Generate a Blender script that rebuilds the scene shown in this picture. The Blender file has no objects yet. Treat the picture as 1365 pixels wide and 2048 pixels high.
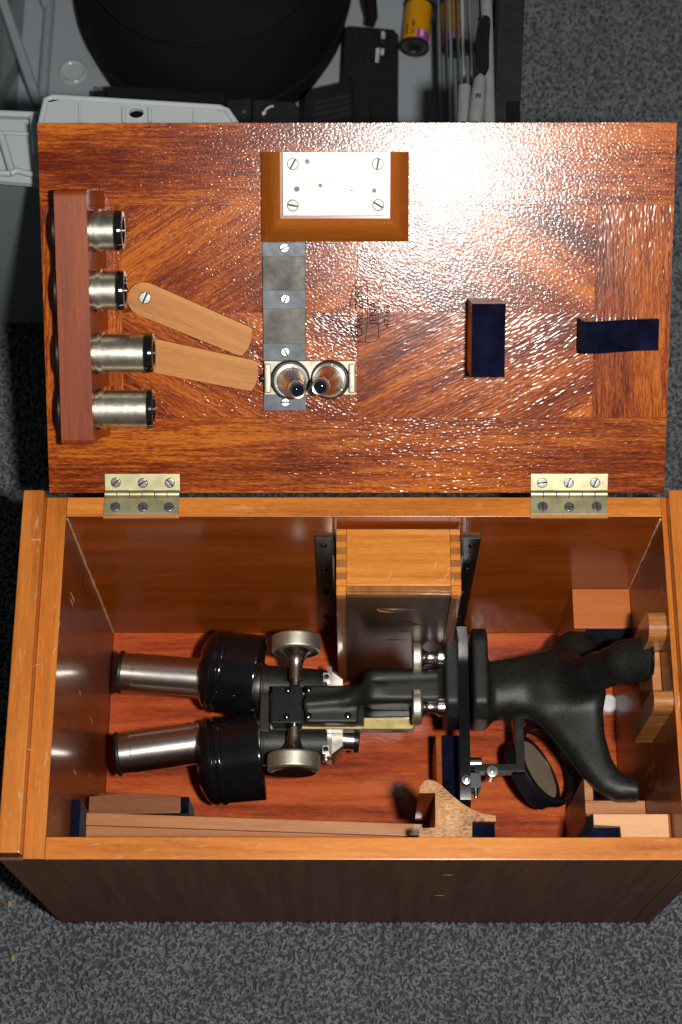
import bpy, bmesh, math, random
import numpy as np
from mathutils import Matrix, Vector

S = 0.001                      # everything below is measured in millimetres
R = math.radians
scene = bpy.context.scene
random.seed(7)
rng = np.random.default_rng(7)

# ------------------------------------------------------------------ camera
CAM = Vector((-8.8, -412.6, 1289.1))
PITCH, YAW, FOC = R(21.595), R(-0.29), 3537.9
_u = Vector((0, math.cos(PITCH), math.sin(PITCH)))
_d0 = Vector((0, math.sin(PITCH), -math.cos(PITCH)))
_r0 = Vector((1, 0, 0))
_r = _r0 * math.cos(YAW) - _d0 * math.sin(YAW)
_d = _d0 * math.cos(YAW) + _r0 * math.sin(YAW)
cam_data = bpy.data.cameras.new('camera')
cam = bpy.data.objects.new('camera', cam_data)
scene.collection.objects.link(cam)
m = Matrix((_r, _u, -_d)).transposed().to_4x4()
m.translation = CAM * S
cam.matrix_world = m
cam_data.sensor_fit = 'VERTICAL'
cam_data.sensor_height = 36.0
cam_data.sensor_width = 24.0
cam_data.lens = FOC / 2048 * 36.0
cam_data.clip_start, cam_data.clip_end = 0.05, 20
cam_data.dof.use_dof = True
cam_data.dof.focus_distance = 1.16
cam_data.dof.aperture_fstop = 8.5
scene.camera = cam

# ------------------------------------------------------------------ light
world = bpy.data.worlds.new('World'); scene.world = world; world.use_nodes = True
bg = world.node_tree.nodes['Background']
bg.inputs[0].default_value = (0.95, 0.97, 1.0, 1); bg.inputs[1].default_value = 0.06
fl = bpy.data.lights.new('camera_flash', 'AREA'); fl.shape = 'DISK'; fl.size = 0.045
fl.energy = 14.5; fl.color = (1.0, 0.955, 0.89)
flash = bpy.data.objects.new('camera_flash', fl); scene.collection.objects.link(flash)
fm = m.copy(); fm.translation = Vector((107, -409, 1286)) * S
flash.matrix_world = fm
vs = scene.view_settings
vs.view_transform = 'Standard'; vs.look = 'None'; vs.exposure = 0.0; vs.gamma = 1.0; vs.use_curve_mapping = False
scene.render.engine = 'CYCLES'
scene.cycles.use_denoising = True
scene.cycles.max_bounces = 8
scene.cycles.transparent_max_bounces = 16
scene.cycles.sample_clamp_indirect = 4.0
scene.cycles.caustics_reflective = False; scene.cycles.caustics_refractive = False

# ------------------------------------------------------------------ measuring helpers (mm)
def _ray(px, py):
    return _d + _r * ((px - 682.5) / FOC) - _u * ((py - 1024) / FOC)
def at(px, py, z):
    v = _ray(px, py); return CAM + v * ((z - CAM.z) / v.z)
def aty(px, py, Y):
    v = _ray(px, py); return CAM + v * ((Y - CAM.y) / v.y)
H = 238.6                                     # rim of the case
LA = R(32.64)                                 # how far the lid is tipped up
LO = Vector((0, 16.4, H)); LV = Vector((0, math.cos(LA), math.sin(LA))); LN = Vector((0, -math.sin(LA), math.cos(LA)))
LIDM = Matrix(((1, 0, 0, 0), (0, LV.y, LN.y, LO.y * S), (0, LV.z, LN.z, LO.z * S), (0, 0, 0, 1)))
def lid(px, py, h=0):
    v = _ray(px, py); s = ((LO - CAM).dot(LN) + h) / v.dot(LN)
    X = CAM + v * s - LO
    return Vector((X.x, X.dot(LV), h))

# ------------------------------------------------------------------ mesh helpers
W = {}
def link(o, parent=None, world=None):
    scene.collection.objects.link(o)
    world = world or Matrix()
    o.matrix_basis = world
    if parent is not None:
        o.parent = parent; o.matrix_parent_inverse = W[parent.name].inverted()
    W[o.name] = world
    return o
def tag(o, label, cat=None, group=None, kind=None):
    if label: o['label'] = label
    if cat: o['category'] = cat
    if group: o['group'] = group
    if kind: o['kind'] = kind
    return o
def empty(name, loc, label, cat, group=None):
    o = bpy.data.objects.new(name, None); o.empty_display_size = 0.02
    link(o, None, Matrix.Translation(Vector(loc) * S))
    return tag(o, label, cat, group)
def obj(name, bm, mat, parent=None, world=None, angle=38, label=None):
    me = bpy.data.meshes.new(name)
    if isinstance(bm, bmesh.types.BMesh):
        bmesh.ops.recalc_face_normals(bm, faces=bm.faces)
        bmesh.ops.scale(bm, vec=(S, S, S), verts=bm.verts)
        bm.to_mesh(me); bm.free()
    else:
        me = bm; me.name = name
        while len(me.materials): me.materials.pop()
    for mm in (mat if isinstance(mat, (list, tuple)) else [mat]): me.materials.append(mm)
    for p in me.polygons: p.use_smooth = True
    me.set_sharp_from_angle(angle=R(angle))
    o = bpy.data.objects.new(name, me)
    if angle < 60:
        wn = o.modifiers.new('weighted_normal', 'WEIGHTED_NORMAL'); wn.keep_sharp = True; wn.weight = 90
    link(o, parent, world)
    if label: o['label'] = label
    return o
def BM(): return bmesh.new()
def frame(p, ax, ref=None):
    z = Vector(ax).normalized()
    ref = Vector(ref) if ref is not None else (Vector((0, 0, 1)) if abs(z.z) < .9 else Vector((1, 0, 0)))
    x = ref.cross(z).normalized(); y = z.cross(x)
    M = Matrix((x, y, z)).transposed().to_4x4(); M.translation = Vector(p); return M
def box(bm, x0, x1, y0, y1, z0, z1, bev=0.0, seg=2, M=None, mi=0):
    vs_ = [bm.verts.new((x, y, z)) for x in (x0, x1) for y in (y0, y1) for z in (z0, z1)]
    idx = [(0, 1, 3, 2), (4, 6, 7, 5), (0, 4, 5, 1), (2, 3, 7, 6), (0, 2, 6, 4), (1, 5, 7, 3)]
    fs = [bm.faces.new([vs_[i] for i in f]) for f in idx]
    for f in fs: f.material_index = mi
    out = vs_
    if bev > 0:
        es = list({e for f in fs for e in f.edges})
        r = bmesh.ops.bevel(bm, geom=es, offset=bev, segments=seg, profile=0.5, affect='EDGES', clamp_overlap=True)
        out = list({v for f in r['faces'] for v in f.verts} | {v for v in vs_ if v.is_valid})
    if M is not None: bmesh.ops.transform(bm, matrix=M, verts=out)
    return out
def prism(bm, poly, z0, z1, M=None, mi=0, top=None, bev=0.0):
    """poly in local xy, extruded z0..z1 (top: other polygon for the z1 end)."""
    top = top or poly
    a = [bm.verts.new((p[0], p[1], z0)) for p in poly]
    b = [bm.verts.new((p[0], p[1], z1)) for p in top]
    n = len(poly); fs = [bm.faces.new(a[::-1]), bm.faces.new(b)]
    for i in range(n): fs.append(bm.faces.new((a[i], a[(i + 1) % n], b[(i + 1) % n], b[i])))
    for f in fs: f.material_index = mi
    out = a + b
    if bev > 0:
        es = list(fs[1].edges)
        r = bmesh.ops.bevel(bm, geom=es, offset=bev, segments=2, profile=.5, affect='EDGES', clamp_overlap=True)
        out = list({v for v in out if v.is_valid} | {v for f in r['faces'] for v in f.verts})
    if M is not None: bmesh.ops.transform(bm, matrix=M, verts=out)
    return out
def lathe(bm, prof, M, seg=48, mi=0, wob=0.0, wn=0, wr=None):
    """prof: (t along axis, radius); capped when the radius is 0.  wob: knurl depth on rings t in wr."""
    rings = []
    for k, (t, r) in enumerate(prof):
        if r <= 1e-6: rings.append([bm.verts.new(M @ Vector((0, 0, t)))]); continue
        ring = []
        for i in range(seg):
            a = 2 * math.pi * i / seg; rr = r
            if wob and wr and wr[0] <= t <= wr[1]: rr += wob * (1 if i % 2 else -1) * (1 if k % 2 else .25)
            ring.append(bm.verts.new(M @ Vector((rr * math.cos(a), rr * math.sin(a), t))))
        rings.append(ring)
    for A, B_ in zip(rings, rings[1:]):
        for i in range(seg):
            j = (i + 1) % seg
            if len(A) == 1 and len(B_) == 1: continue
            if len(A) == 1: f = bm.faces.new((A[0], B_[i], B_[j]))
            elif len(B_) == 1: f = bm.faces.new((A[i], A[j], B_[0]))
            else: f = bm.faces.new((A[i], A[j], B_[j], B_[i]))
            f.material_index = mi
def cyl(bm, p0, p1, r0, r1=None, seg=32, bev=0.6, mi=0):
    p0, p1 = Vector(p0), Vector(p1); L = (p1 - p0).length; r1 = r0 if r1 is None else r1
    b = min(bev, L * .45, r0 * .5, r1 * .5)
    lathe(bm, [(0, 0), (0, r0 - b), (b * .3, r0 - b * .3), (b, r0), (L - b, r1), (L - b * .3, r1 - b * .3), (L, r1 - b), (L, 0)], frame(p0, p1 - p0), seg, mi)
def tube(bm, pts, rad, seg=10, closed=False, mi=0):
    pts = [Vector(p) for p in pts]; n = len(pts)
    if not isinstance(rad, (list, tuple)): rad = [rad] * n
    rings = []; prev = None
    for i, p in enumerate(pts):
        t = (pts[(i + 1) % n] - pts[i - 1]) if closed else (pts[min(i + 1, n - 1)] - pts[max(i - 1, 0)])
        t.normalize()
        if prev is None:
            ref = Vector((0, 0, 1)) if abs(t.z) < .9 else Vector((1, 0, 0)); x = ref.cross(t).normalized()
        else: x = (prev - t * prev.dot(t)).normalized()
        prev = x; y = t.cross(x)
        rings.append([bm.verts.new(p + (x * math.cos(2 * math.pi * k / seg) + y * math.sin(2 * math.pi * k / seg)) * rad[i]) for k in range(seg)])
    for i in range(n if closed else n - 1):
        A, B_ = rings[i], rings[(i + 1) % n]
        for k in range(seg):
            f = bm.faces.new((A[k], A[(k + 1) % seg], B_[(k + 1) % seg], B_[k])); f.material_index = mi
    if not closed:
        bm.faces.new(rings[0][::-1]).material_index = mi; bm.faces.new(rings[-1]).material_index = mi
def textmesh(body, size, extrude=0.05, bold=0.0):
    c = bpy.data.curves.new('t', 'FONT'); c.body = body; c.size = size * S; c.extrude = extrude * S; c.offset = bold * S
    c.align_x = 'CENTER'; c.align_y = 'CENTER'; c.resolution_u = 3
    o = bpy.data.objects.new('t', c); scene.collection.objects.link(o)
    dg = bpy.context.evaluated_depsgraph_get(); dg.update()
    me = bpy.data.meshes.new_from_object(o.evaluated_get(dg))
    bpy.data.objects.remove(o); bpy.data.curves.remove(c)
    return me
def screw_bm(M, r, ang, h=0.9):
    """slotted screw head: two half discs over a dark seat (slot 1)"""
    bm = BM(); g = r * .13
    for s in (1, -1):
        pl = []
        a0 = math.asin(g / r)
        for k in range(13):
            a = a0 + (math.pi - 2 * a0) * k / 12
            pl.append((r * math.cos(a), s * r * math.sin(a)))
        if s < 0: pl = pl[::-1]
        prism(bm, pl, 0.1, h, M @ Matrix.Rotation(ang, 4, 'Z'), bev=.22)
    lathe(bm, [(0, 0), (0, r * 1.12), (.18, r * 1.12), (.18, 0)], M, 20, mi=1)
    return bm

# ------------------------------------------------------------------ materials
def nmat(name):
    mt = bpy.data.materials.new(name); mt.use_nodes = True
    nt = mt.node_tree; return mt, nt, nt.nodes['Principled BSDF']
def N(nt, t, **kw):
    n = nt.nodes.new(t)
    for k, v in kw.items(): setattr(n, k, v)
    return n
def ramp(nt, stops, src):
    r = N(nt, 'ShaderNodeValToRGB'); e = r.color_ramp.elements
    while len(e) < len(stops): e.new(.5)
    for el, (p, c) in zip(e, stops): el.position = p; el.color = (*c, 1)
    nt.links.new(src, r.inputs[0]); return r.outputs[0]
def noise(nt, vec, scale, detail=3, rough=.55, dist=0.0):
    n = N(nt, 'ShaderNodeTexNoise'); n.inputs['Scale'].default_value = scale; n.inputs['Detail'].default_value = detail
    n.inputs['Roughness'].default_value = rough; n.inputs['Distortion'].default_value = dist
    if vec is not None: nt.links.new(vec, n.inputs['Vector'])
    return n.outputs['Fac']
def mathn(nt, op, a, b=None, c=None):
    n = N(nt, 'ShaderNodeMath', operation=op)
    for i, v in enumerate((a, b, c)):
        if v is None: continue
        if isinstance(v, (int, float)): n.inputs[i].default_value = v
        else: nt.links.new(v, n.inputs[i])
    return n.outputs[0]
def mixc(nt, fac, a, b, mode='MIX'):
    n = N(nt, 'ShaderNodeMix', data_type='RGBA', blend_type=mode)
    for i, v in ((0, fac), (6, a), (7, b)):
        if isinstance(v, (int, float)): n.inputs[i].default_value = v
        elif isinstance(v, tuple): n.inputs[i].default_value = (*v, 1)
        else: nt.links.new(v, n.inputs[i])
    return n.outputs[2]
def bump(nt, b, h, strength, dist=0.0005, prev=None):
    n = N(nt, 'ShaderNodeBump'); n.inputs['Strength'].default_value = strength; n.inputs['Distance'].default_value = dist
    nt.links.new(h, n.inputs['Height'])
    if prev is not None: nt.links.new(prev, n.inputs['Normal'])
    return n.outputs[0]
def wood(name, dark, mid, light, grain='X', ang=0.0, loc=(0, 0, 0), band=35, rough=.3, coat=.6, coat_rough=.1, ripple=0.0, ripple_scale=420, pore=.15, contrast=1.0, wear=0.0, ripple_stretch=1.6, spec=.4, finec=1.0, bigc=1.0, ff=1.0):
    mt, nt, b = nmat(name)
    tc = N(nt, 'ShaderNodeTexCoord'); mp0 = N(nt, 'ShaderNodeMapping'); mp0.vector_type = 'TEXTURE'
    mp0.inputs['Location'].default_value = loc
    rot = {'X': (0, 0, ang), 'Y': (0, 0, R(90) + ang), 'Z': (0, R(90), 0)}[grain]
    mp0.inputs['Rotation'].default_value = rot
    nt.links.new(tc.outputs['Object'], mp0.inputs[0])
    def scaled(sx, sy, sz):
        q = N(nt, 'ShaderNodeMapping'); q.inputs['Scale'].default_value = (sx, sy, sz)
        nt.links.new(mp0.outputs[0], q.inputs[0]); return q.outputs[0]
    big = noise(nt, scaled(5, band, band), 1, 2, .5, .35)
    fine = noise(nt, scaled(28 * ff, 420 * ff, 420 * ff), 1, 3, .6, .2)
    fleck = noise(nt, scaled(170 * ff, 900 * ff, 900 * ff), 1, 2, .5)
    v = mathn(nt, 'MULTIPLY_ADD', mathn(nt, 'SUBTRACT', big, .5), 1.5 * contrast * bigc, .5)
    v = mathn(nt, 'MULTIPLY_ADD', mathn(nt, 'SUBTRACT', fine, .5), .75 * contrast * finec, v)
    v = mathn(nt, 'MULTIPLY_ADD', mathn(nt, 'SUBTRACT', fleck, .5), .55 * contrast * finec, v)
    col = ramp(nt, [(.18, dark), (.5, mid), (.82, light)], v)
    if wear:
        wn = noise(nt, scaled(60, 260, 260), 1, 4, .7)
        wn2 = noise(nt, tc.outputs['Object'], 18, 2, .5)
        wf = ramp(nt, [(.60, (0, 0, 0)), (.66, (1, 1, 1))], mathn(nt, 'ADD', mathn(nt, 'MULTIPLY', wn, .75), mathn(nt, 'MULTIPLY', wn2, .28)))
        col = mixc(nt, mathn(nt, 'MULTIPLY', wf, wear), col, (.62, .40, .22))
    nt.links.new(col, b.inputs['Base Color'])
    b.inputs['Roughness'].default_value = rough
    b.inputs['Specular IOR Level'].default_value = spec
    b.inputs['Coat Weight'].default_value = coat; b.inputs['Coat Roughness'].default_value = coat_rough
    nb = bump(nt, b, fleck, pore, .0003)
    nt.links.new(nb, b.inputs['Normal'])
    if ripple:
        rp = noise(nt, scaled(ripple_scale / ripple_stretch, ripple_scale, ripple_scale), 1, 1.0, .5, .3)
        rp2 = noise(nt, scaled(70, 110, 110), 1, 1, .5)
        hh = mathn(nt, 'MULTIPLY_ADD', rp2, .7, rp)
        cb = bump(nt, b, hh, ripple, .0005)
        nt.links.new(cb, b.inputs['Coat Normal'])
        nt.links.new(bump(nt, b, hh, ripple * .16, .0005, nb), b.inputs['Normal'])
    else:
        wv = noise(nt, scaled(14, 45, 45), 1, 2, .5)
        nt.links.new(bump(nt, b, wv, .03, .001), b.inputs['Coat Normal'])
    return mt
def plain(name, col, rough=.5, metal=0.0, var=.15, vscale=120, bmp=0.0, bscale=900, coat=0.0, spec=.5, sheen=0.0, aniso=0.0, rvar=0.0, coat_rough=.1):
    mt, nt, b = nmat(name)
    tc = N(nt, 'ShaderNodeTexCoord')
    n1 = noise(nt, tc.outputs['Object'], vscale, 4, .6)
    lo = tuple(max(0, c * (1 - var)) for c in col); hi = tuple(min(1, c * (1 + var)) for c in col)
    nt.links.new(ramp(nt, [(.3, lo), (.7, hi)], n1), b.inputs['Base Color'])
    b.inputs['Metallic'].default_value = metal; b.inputs['Specular IOR Level'].default_value = spec
    if rvar:
        rr = N(nt, 'ShaderNodeMapRange'); rr.inputs['To Min'].default_value = max(.02, rough - rvar); rr.inputs['To Max'].default_value = rough + rvar
        nt.links.new(noise(nt, tc.outputs['Object'], vscale * 2.3, 4, .65), rr.inputs['Value']); nt.links.new(rr.outputs[0], b.inputs['Roughness'])
    else: b.inputs['Roughness'].default_value = rough
    b.inputs['Coat Weight'].default_value = coat; b.inputs['Coat Roughness'].default_value = coat_rough
    if sheen: b.inputs['Sheen Weight'].default_value = sheen; b.inputs['Sheen Roughness'].default_value = .4
    if bmp: nt.links.new(bump(nt, b, noise(nt, tc.outputs['Object'], bscale, 3, .6), bmp, .0004), b.inputs['Normal'])
    return mt
def plastic(name, col, clear, rough=.15, transl=.5, frost=0.0, bmp=0.0):
    """milky polypropylene: see-through share + scattering share + a glossy skin"""
    mt, nt, b = nmat(name); nt.nodes.remove(b); out = nt.nodes['Material Output']
    tr = N(nt, 'ShaderNodeBsdfTransparent'); tr.inputs[0].default_value = (.93, .96, .98, 1)
    df = N(nt, 'ShaderNodeBsdfDiffuse'); df.inputs[0].default_value = (*col, 1)
    tl = N(nt, 'ShaderNodeBsdfTranslucent'); tl.inputs[0].default_value = (*col, 1)
    gl = N(nt, 'ShaderNodeBsdfGlossy'); gl.inputs['Roughness'].default_value = rough
    fr = N(nt, 'ShaderNodeFresnel'); fr.inputs[0].default_value = 1.49
    m1 = N(nt, 'ShaderNodeMixShader'); m1.inputs[0].default_value = transl
    m2 = N(nt, 'ShaderNodeMixShader'); m3 = N(nt, 'ShaderNodeMixShader')
    tc = N(nt, 'ShaderNodeTexCoord')
    cl = N(nt, 'ShaderNodeMapRange'); cl.inputs['To Min'].default_value = 1 - clear - .06; cl.inputs['To Max'].default_value = 1 - clear + .06
    nt.links.new(noise(nt, tc.outputs['Object'], 30, 4, .6), cl.inputs['Value'])
    L = nt.links.new
    L(df.outputs[0], m1.inputs[1]); L(tl.outputs[0], m1.inputs[2])
    L(cl.outputs[0], m2.inputs[0]); L(tr.outputs[0], m2.inputs[1]); L(m1.outputs[0], m2.inputs[2])
    L(fr.outputs[0], m3.inputs[0]); L(m2.outputs[0], m3.inputs[1]); L(gl.outputs[0], m3.inputs[2])
    if bmp:
        nb = bump(nt, None, noise(nt, tc.outputs['Object'], 25, 2, .5), bmp, .004); L(nb, gl.inputs['Normal']); L(nb, fr.inputs['Normal'])
    L(m3.outputs[0], out.inputs['Surface'])
    return mt

MAH_D, MAH_M, MAH_L = (.098, .0115, .0018), (.255, .042, .0042), (.51, .130, .0110)
def veneer(name, ang, loc, grain='X', st=1.8, rs=760, rip=.44, d=MAH_D, mm=MAH_M, l=MAH_L, band=45, bc=1.1):
    return wood(name, d, mm, l, grain, ang, loc, band=band, rough=.25, spec=.15, coat=.50, coat_rough=.15, ripple=rip, ripple_scale=rs, ripple_stretch=st, contrast=1.0, finec=1.75, bigc=bc, ff=1.35)
M_v_top = veneer('veneer_top', 0, (.1, .05, 0), rip=.38, st=1.3)
M_v_bot = veneer('veneer_bottom', 0, (.31, .45, 0), st=2.5, l=(.53, .145, .013), mm=(.275, .050, .0052), bc=.85)
M_v_ul = veneer('veneer_upper_left', R(32), (.2, .1, 0), st=1.3, rip=.38)
M_v_ll = veneer('veneer_lower_left', R(-30), (.5, .31, 0), st=2)
M_v_ur = veneer('veneer_upper_right', R(-30), (.9, .11, 0), st=1.6)
M_v_lr = veneer('veneer_lower_right', R(28), (.7, .41, 0), st=4, rs=640, l=(.52, .135, .011))
M_v_rt = veneer('veneer_right', R(3), (.33, .2, 0), 'Y', st=4, rs=640, l=(.50, .130, .011), mm=(.285, .052, .0055), bc=.6)
M_v_lf = veneer('veneer_left', R(-2), (.13, .7, 0), 'Y', st=2)
M_lid = wood('lid_edge_wood', (.10, .02, .004), (.24, .058, .010), (.42, .12, .02), 'X', coat=.4)
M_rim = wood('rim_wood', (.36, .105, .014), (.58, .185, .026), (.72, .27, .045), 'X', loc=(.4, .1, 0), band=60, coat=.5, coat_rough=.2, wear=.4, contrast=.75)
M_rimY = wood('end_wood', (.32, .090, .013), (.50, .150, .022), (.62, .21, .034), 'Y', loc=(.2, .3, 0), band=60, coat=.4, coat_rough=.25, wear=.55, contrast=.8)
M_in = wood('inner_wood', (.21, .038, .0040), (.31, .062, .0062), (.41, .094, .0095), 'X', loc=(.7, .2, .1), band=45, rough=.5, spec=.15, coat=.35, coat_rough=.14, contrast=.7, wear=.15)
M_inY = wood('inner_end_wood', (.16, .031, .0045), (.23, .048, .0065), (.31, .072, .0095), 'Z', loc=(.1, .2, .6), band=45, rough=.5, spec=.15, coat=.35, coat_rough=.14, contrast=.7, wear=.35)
M_floor = wood('floor_wood', (.17, .022, .005), (.40, .058, .011), (.58, .115, .022), 'X', loc=(.7, .9, .1), band=70, rough=.5, spec=.15, coat=.5, coat_rough=.12, contrast=1.0, ripple=.2, ripple_scale=620, ripple_stretch=3)
M_out = wood('outer_dark_wood', (.095, .034, .014), (.13, .050, .021), (.175, .072, .032), 'Z', loc=(.3, .3, .3), band=120, rough=.55, coat=.12, coat_rough=.3, contrast=.85, spec=.2, wear=.05)
M_latch = wood('pear_wood', (.36, .125, .018), (.46, .172, .026), (.54, .22, .038), 'X', band=90, rough=.55, coat=.12, coat_rough=.3, contrast=1.1, pore=.1, wear=.2)
M_block = wood('orange_block_wood', (.22, .052, .005), (.34, .092, .008), (.44, .135, .014), 'X', loc=(.2, .6, 0), band=50, rough=.38, coat=.5, coat_rough=.2, contrast=.6, wear=.0)
M_blockY = wood('orange_block_wood_side', (.22, .052, .005), (.33, .088, .008), (.42, .13, .014), 'Y', loc=(.2, .6, 0), band=50, rough=.38, coat=.5, coat_rough=.2, contrast=.6)
M_rack = wood('rack_wood', (.15, .022, .004), (.24, .042, .007), (.32, .066, .011), 'Y', loc=(.5, .4, 0), band=60, rough=.4, coat=.45, coat_rough=.25, contrast=.7)
M_light = wood('bare_wood', (.62, .31, .145), (.74, .41, .20), (.82, .50, .27), 'X', loc=(.5, .1, 0), band=60, rough=.6, coat=0, contrast=.6, pore=.05)
M_tan = wood('tan_wood', (.34, .115, .034), (.46, .175, .055), (.60, .27, .10), 'X', loc=(.1, .8, 0), band=90, rough=.5, coat=.35, coat_rough=.3, contrast=.7)
M_acc = wood('accessory_oak', (.42, .13, .014), (.62, .215, .026), (.76, .30, .045), 'X', loc=(.9, .3, 0), band=110, rough=.4, coat=.35, coat_rough=.2, contrast=.75, wear=.12)
M_accend = wood('accessory_end', (.20, .062, .010), (.30, .10, .016), (.40, .15, .025), 'Y', band=150, rough=.5, coat=.2, contrast=.6)
M_accside = wood('accessory_side', (.15, .032, .006), (.22, .05, .009), (.30, .075, .014), 'Z', band=60, rough=.4, coat=.4, wear=.95)
M_acclid = wood('accessory_sliding_lid', (.026, .009, .004), (.042, .015, .007), (.065, .025, .011), 'Z', band=50, rough=.45, coat=.35, coat_rough=.25, wear=.10, spec=.3)
def endgrain():
    mt, nt, b = nmat('end_grain_wood'); tc = N(nt, 'ShaderNodeTexCoord'); mp = N(nt, 'ShaderNodeMapping')
    mp.inputs['Scale'].default_value = (380, 800, 380); nt.links.new(tc.outputs['Object'], mp.inputs[0])
    n1 = noise(nt, mp.outputs[0], 1, 3, .6); n2 = noise(nt, tc.outputs['Object'], 60, 3, .5)
    v = mathn(nt, 'MULTIPLY_ADD', mathn(nt, 'SUBTRACT', n2, .5), .7, n1)
    nt.links.new(ramp(nt, [(.30, (.14, .045, .012)), (.42, (.40, .17, .05)), (.6, (.52, .25, .085)), (.8, (.70, .43, .20))], v), b.inputs['Base Color'])
    b.inputs['Roughness'].default_value = .5; b.inputs['Coat Weight'].default_value = .4; b.inputs['Coat Roughness'].default_value = .25
    nt.links.new(bump(nt, b, n1, .4, .0004), b.inputs['Normal']); return mt
M_endgrain = endgrain()
M_velvet = plain('navy_velvet', (.0042, .0050, .018), .95, var=.85, vscale=45, bmp=.3, bscale=1500, spec=.05, sheen=.04)
M_brass = plain('brass', (.50, .465, .29), .50, 1.0, var=.18, vscale=90, bmp=.05, bscale=400, rvar=.10)
M_nickel = plain('worn_nickel', (.72, .69, .58), .36, 1.0, var=.22, vscale=160, bmp=.05, bscale=700, rvar=.10)
M_steel = plain('bright_steel', (.74, .71, .65), .25, 1.0, var=.06, vscale=80, rvar=.03)
M_knurl = plain('knurled_nickel', (.80, .76, .63), .5, 1.0, var=.2, vscale=200)
M_screw = plain('screw_steel', (.62, .62, .62), .28, 1.0, var=.2, vscale=300, rvar=.08)
M_slot = plain('slot_dark', (.02, .017, .014), .7)
M_plate = plain('silvered_plate', (.52, .56, .51), .60, 1.0, var=.20, vscale=60, bmp=.02, bscale=300, rvar=.06)
M_blued = plain('blued_steel', (.085, .098, .115), .48, .35, var=.3, vscale=110, bmp=.08, bscale=500, rvar=.12, spec=.45)
M_patch = plain('scuffed_gunmetal', (.058, .055, .046), .46, .5, var=.5, vscale=70, bmp=.1, bscale=400, rvar=.14)
M_enamel = plain('black_enamel', (.006, .006, .007), .12, 0, var=.3, vscale=60, coat=.5, coat_rough=.05, spec=.5)
M_crinkle = plain('black_crinkle_paint', (.0125, .0132, .0118), .45, 0, var=.5, vscale=500, bmp=.38, bscale=900, spec=.38)
M_blackm = plain('black_painted_metal', (.009, .009, .010), .34, 0, var=.3, vscale=80, spec=.35, rvar=.08)
M_bplas = plain('black_plastic', (.010, .010, .011), .42, 0, var=.25, vscale=150, bmp=.12, bscale=1600, spec=.4)
M_bplas2 = plain('matte_black_plastic', (.016, .016, .017), .6, 0, var=.25, vscale=150, bmp=.2, bscale=900, spec=.35)
M_lens = plain('lens_glass', (.006, .008, .016), .03, 0, coat=1.0, coat_rough=.01)
M_mirror = plain('dusty_mirror', (.40, .33, .235), .5, .25, var=.12, vscale=60, rvar=.08)
M_engrave = plain('burnt_engraving', (.020, .008, .006), .7, spec=.1)
M_print = plain('white_print', (.78, .78, .78), .5)
M_yellow = plain('film_yellow', (.60, .27, .004), .38, 0, var=.06, coat=.3)
M_magenta = plain('film_magenta', (.36, .06, .36), .4, 0, var=.06)
M_white = plain('white_plastic', (.75, .76, .78), .4)
M_grey = plain('grey_rim_plastic', (.19, .205, .205), .35, var=.1)
M_bin = plastic('bin_plastic', (.48, .55, .60), .28, rough=.12, transl=.35, bmp=.25)
M_binfloor = plastic('bin_floor_plastic', (.52, .58, .64), .34, rough=.22, transl=.2)
M_clear = plastic('clear_side_plastic', (.30, .33, .35), .66, rough=.06, transl=.3, bmp=.08)
M_tray = plastic('milky_tray_plastic', (.66, .73, .75), .12, rough=.2, transl=.35, bmp=.1)
def fabric():
    mt, nt, b = nmat('black_nylon'); tc = N(nt, 'ShaderNodeTexCoord'); mp = N(nt, 'ShaderNodeMapping')
    mp.inputs['Rotation'].default_value = (0, 0, R(35)); nt.links.new(tc.outputs['Object'], mp.inputs[0])
    w = N(nt, 'ShaderNodeTexWave'); w.inputs['Scale'].default_value = 260; w.inputs['Distortion'].default_value = .6
    nt.links.new(mp.outputs[0], w.inputs[0])
    nt.links.new(ramp(nt, [(.2, (.0026, .0025, .0024)), (.8, (.0060, .0057, .0054))], w.outputs['Fac']), b.inputs['Base Color'])
    b.inputs['Roughness'].default_value = .8; b.inputs['Specular IOR Level'].default_value = .2
    nt.links.new(bump(nt, b, w.outputs['Fac'], .4, .0005), b.inputs['Normal']); return mt
M_fabric = fabric()
def carpetmat(name, lo, hi):
    mt, nt, b = nmat(name); oi = N(nt, 'ShaderNodeObjectInfo'); tc = N(nt, 'ShaderNodeTexCoord')
    ge = N(nt, 'ShaderNodeNewGeometry')
    n1 = noise(nt, ge.outputs['Position'], 700, 2, .6); n2 = noise(nt, ge.outputs['Position'], 22, 3, .6)
    v = mathn(nt, 'MULTIPLY_ADD', oi.outputs['Random'], .5, mathn(nt, 'MULTIPLY_ADD', n1, .35, mathn(nt, 'MULTIPLY', n2, .45)))
    nt.links.new(ramp(nt, [(.25, lo), (.62, tuple((a + c) / 2 for a, c in zip(lo, hi))), (.95, hi)], v), b.inputs['Base Color'])
    b.inputs['Roughness'].default_value = .85; b.inputs['Specular IOR Level'].default_value = .25
    b.inputs['Sheen Weight'].default_value = .15
    nt.links.new(bump(nt, b, n1, .3, .0006), b.inputs['Normal']); return mt
M_carpet = carpetmat('carpet_backing', (.012, .014, .016), (.075, .083, .090))
M_pile = carpetmat('carpet_yarn', (.043, .050, .057), (.19, .212, .234))

# ================================================================== SETTING
ZC = -10.0                                         # carpet backing; the pile rises to about z = 0
bm = BM(); box(bm, -1500, 1500, -1200, 2200, ZC - 6, ZC)
tag(obj('carpet', bm, M_carpet), 'dark grey looped carpet under everything', kind='structure')

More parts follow.
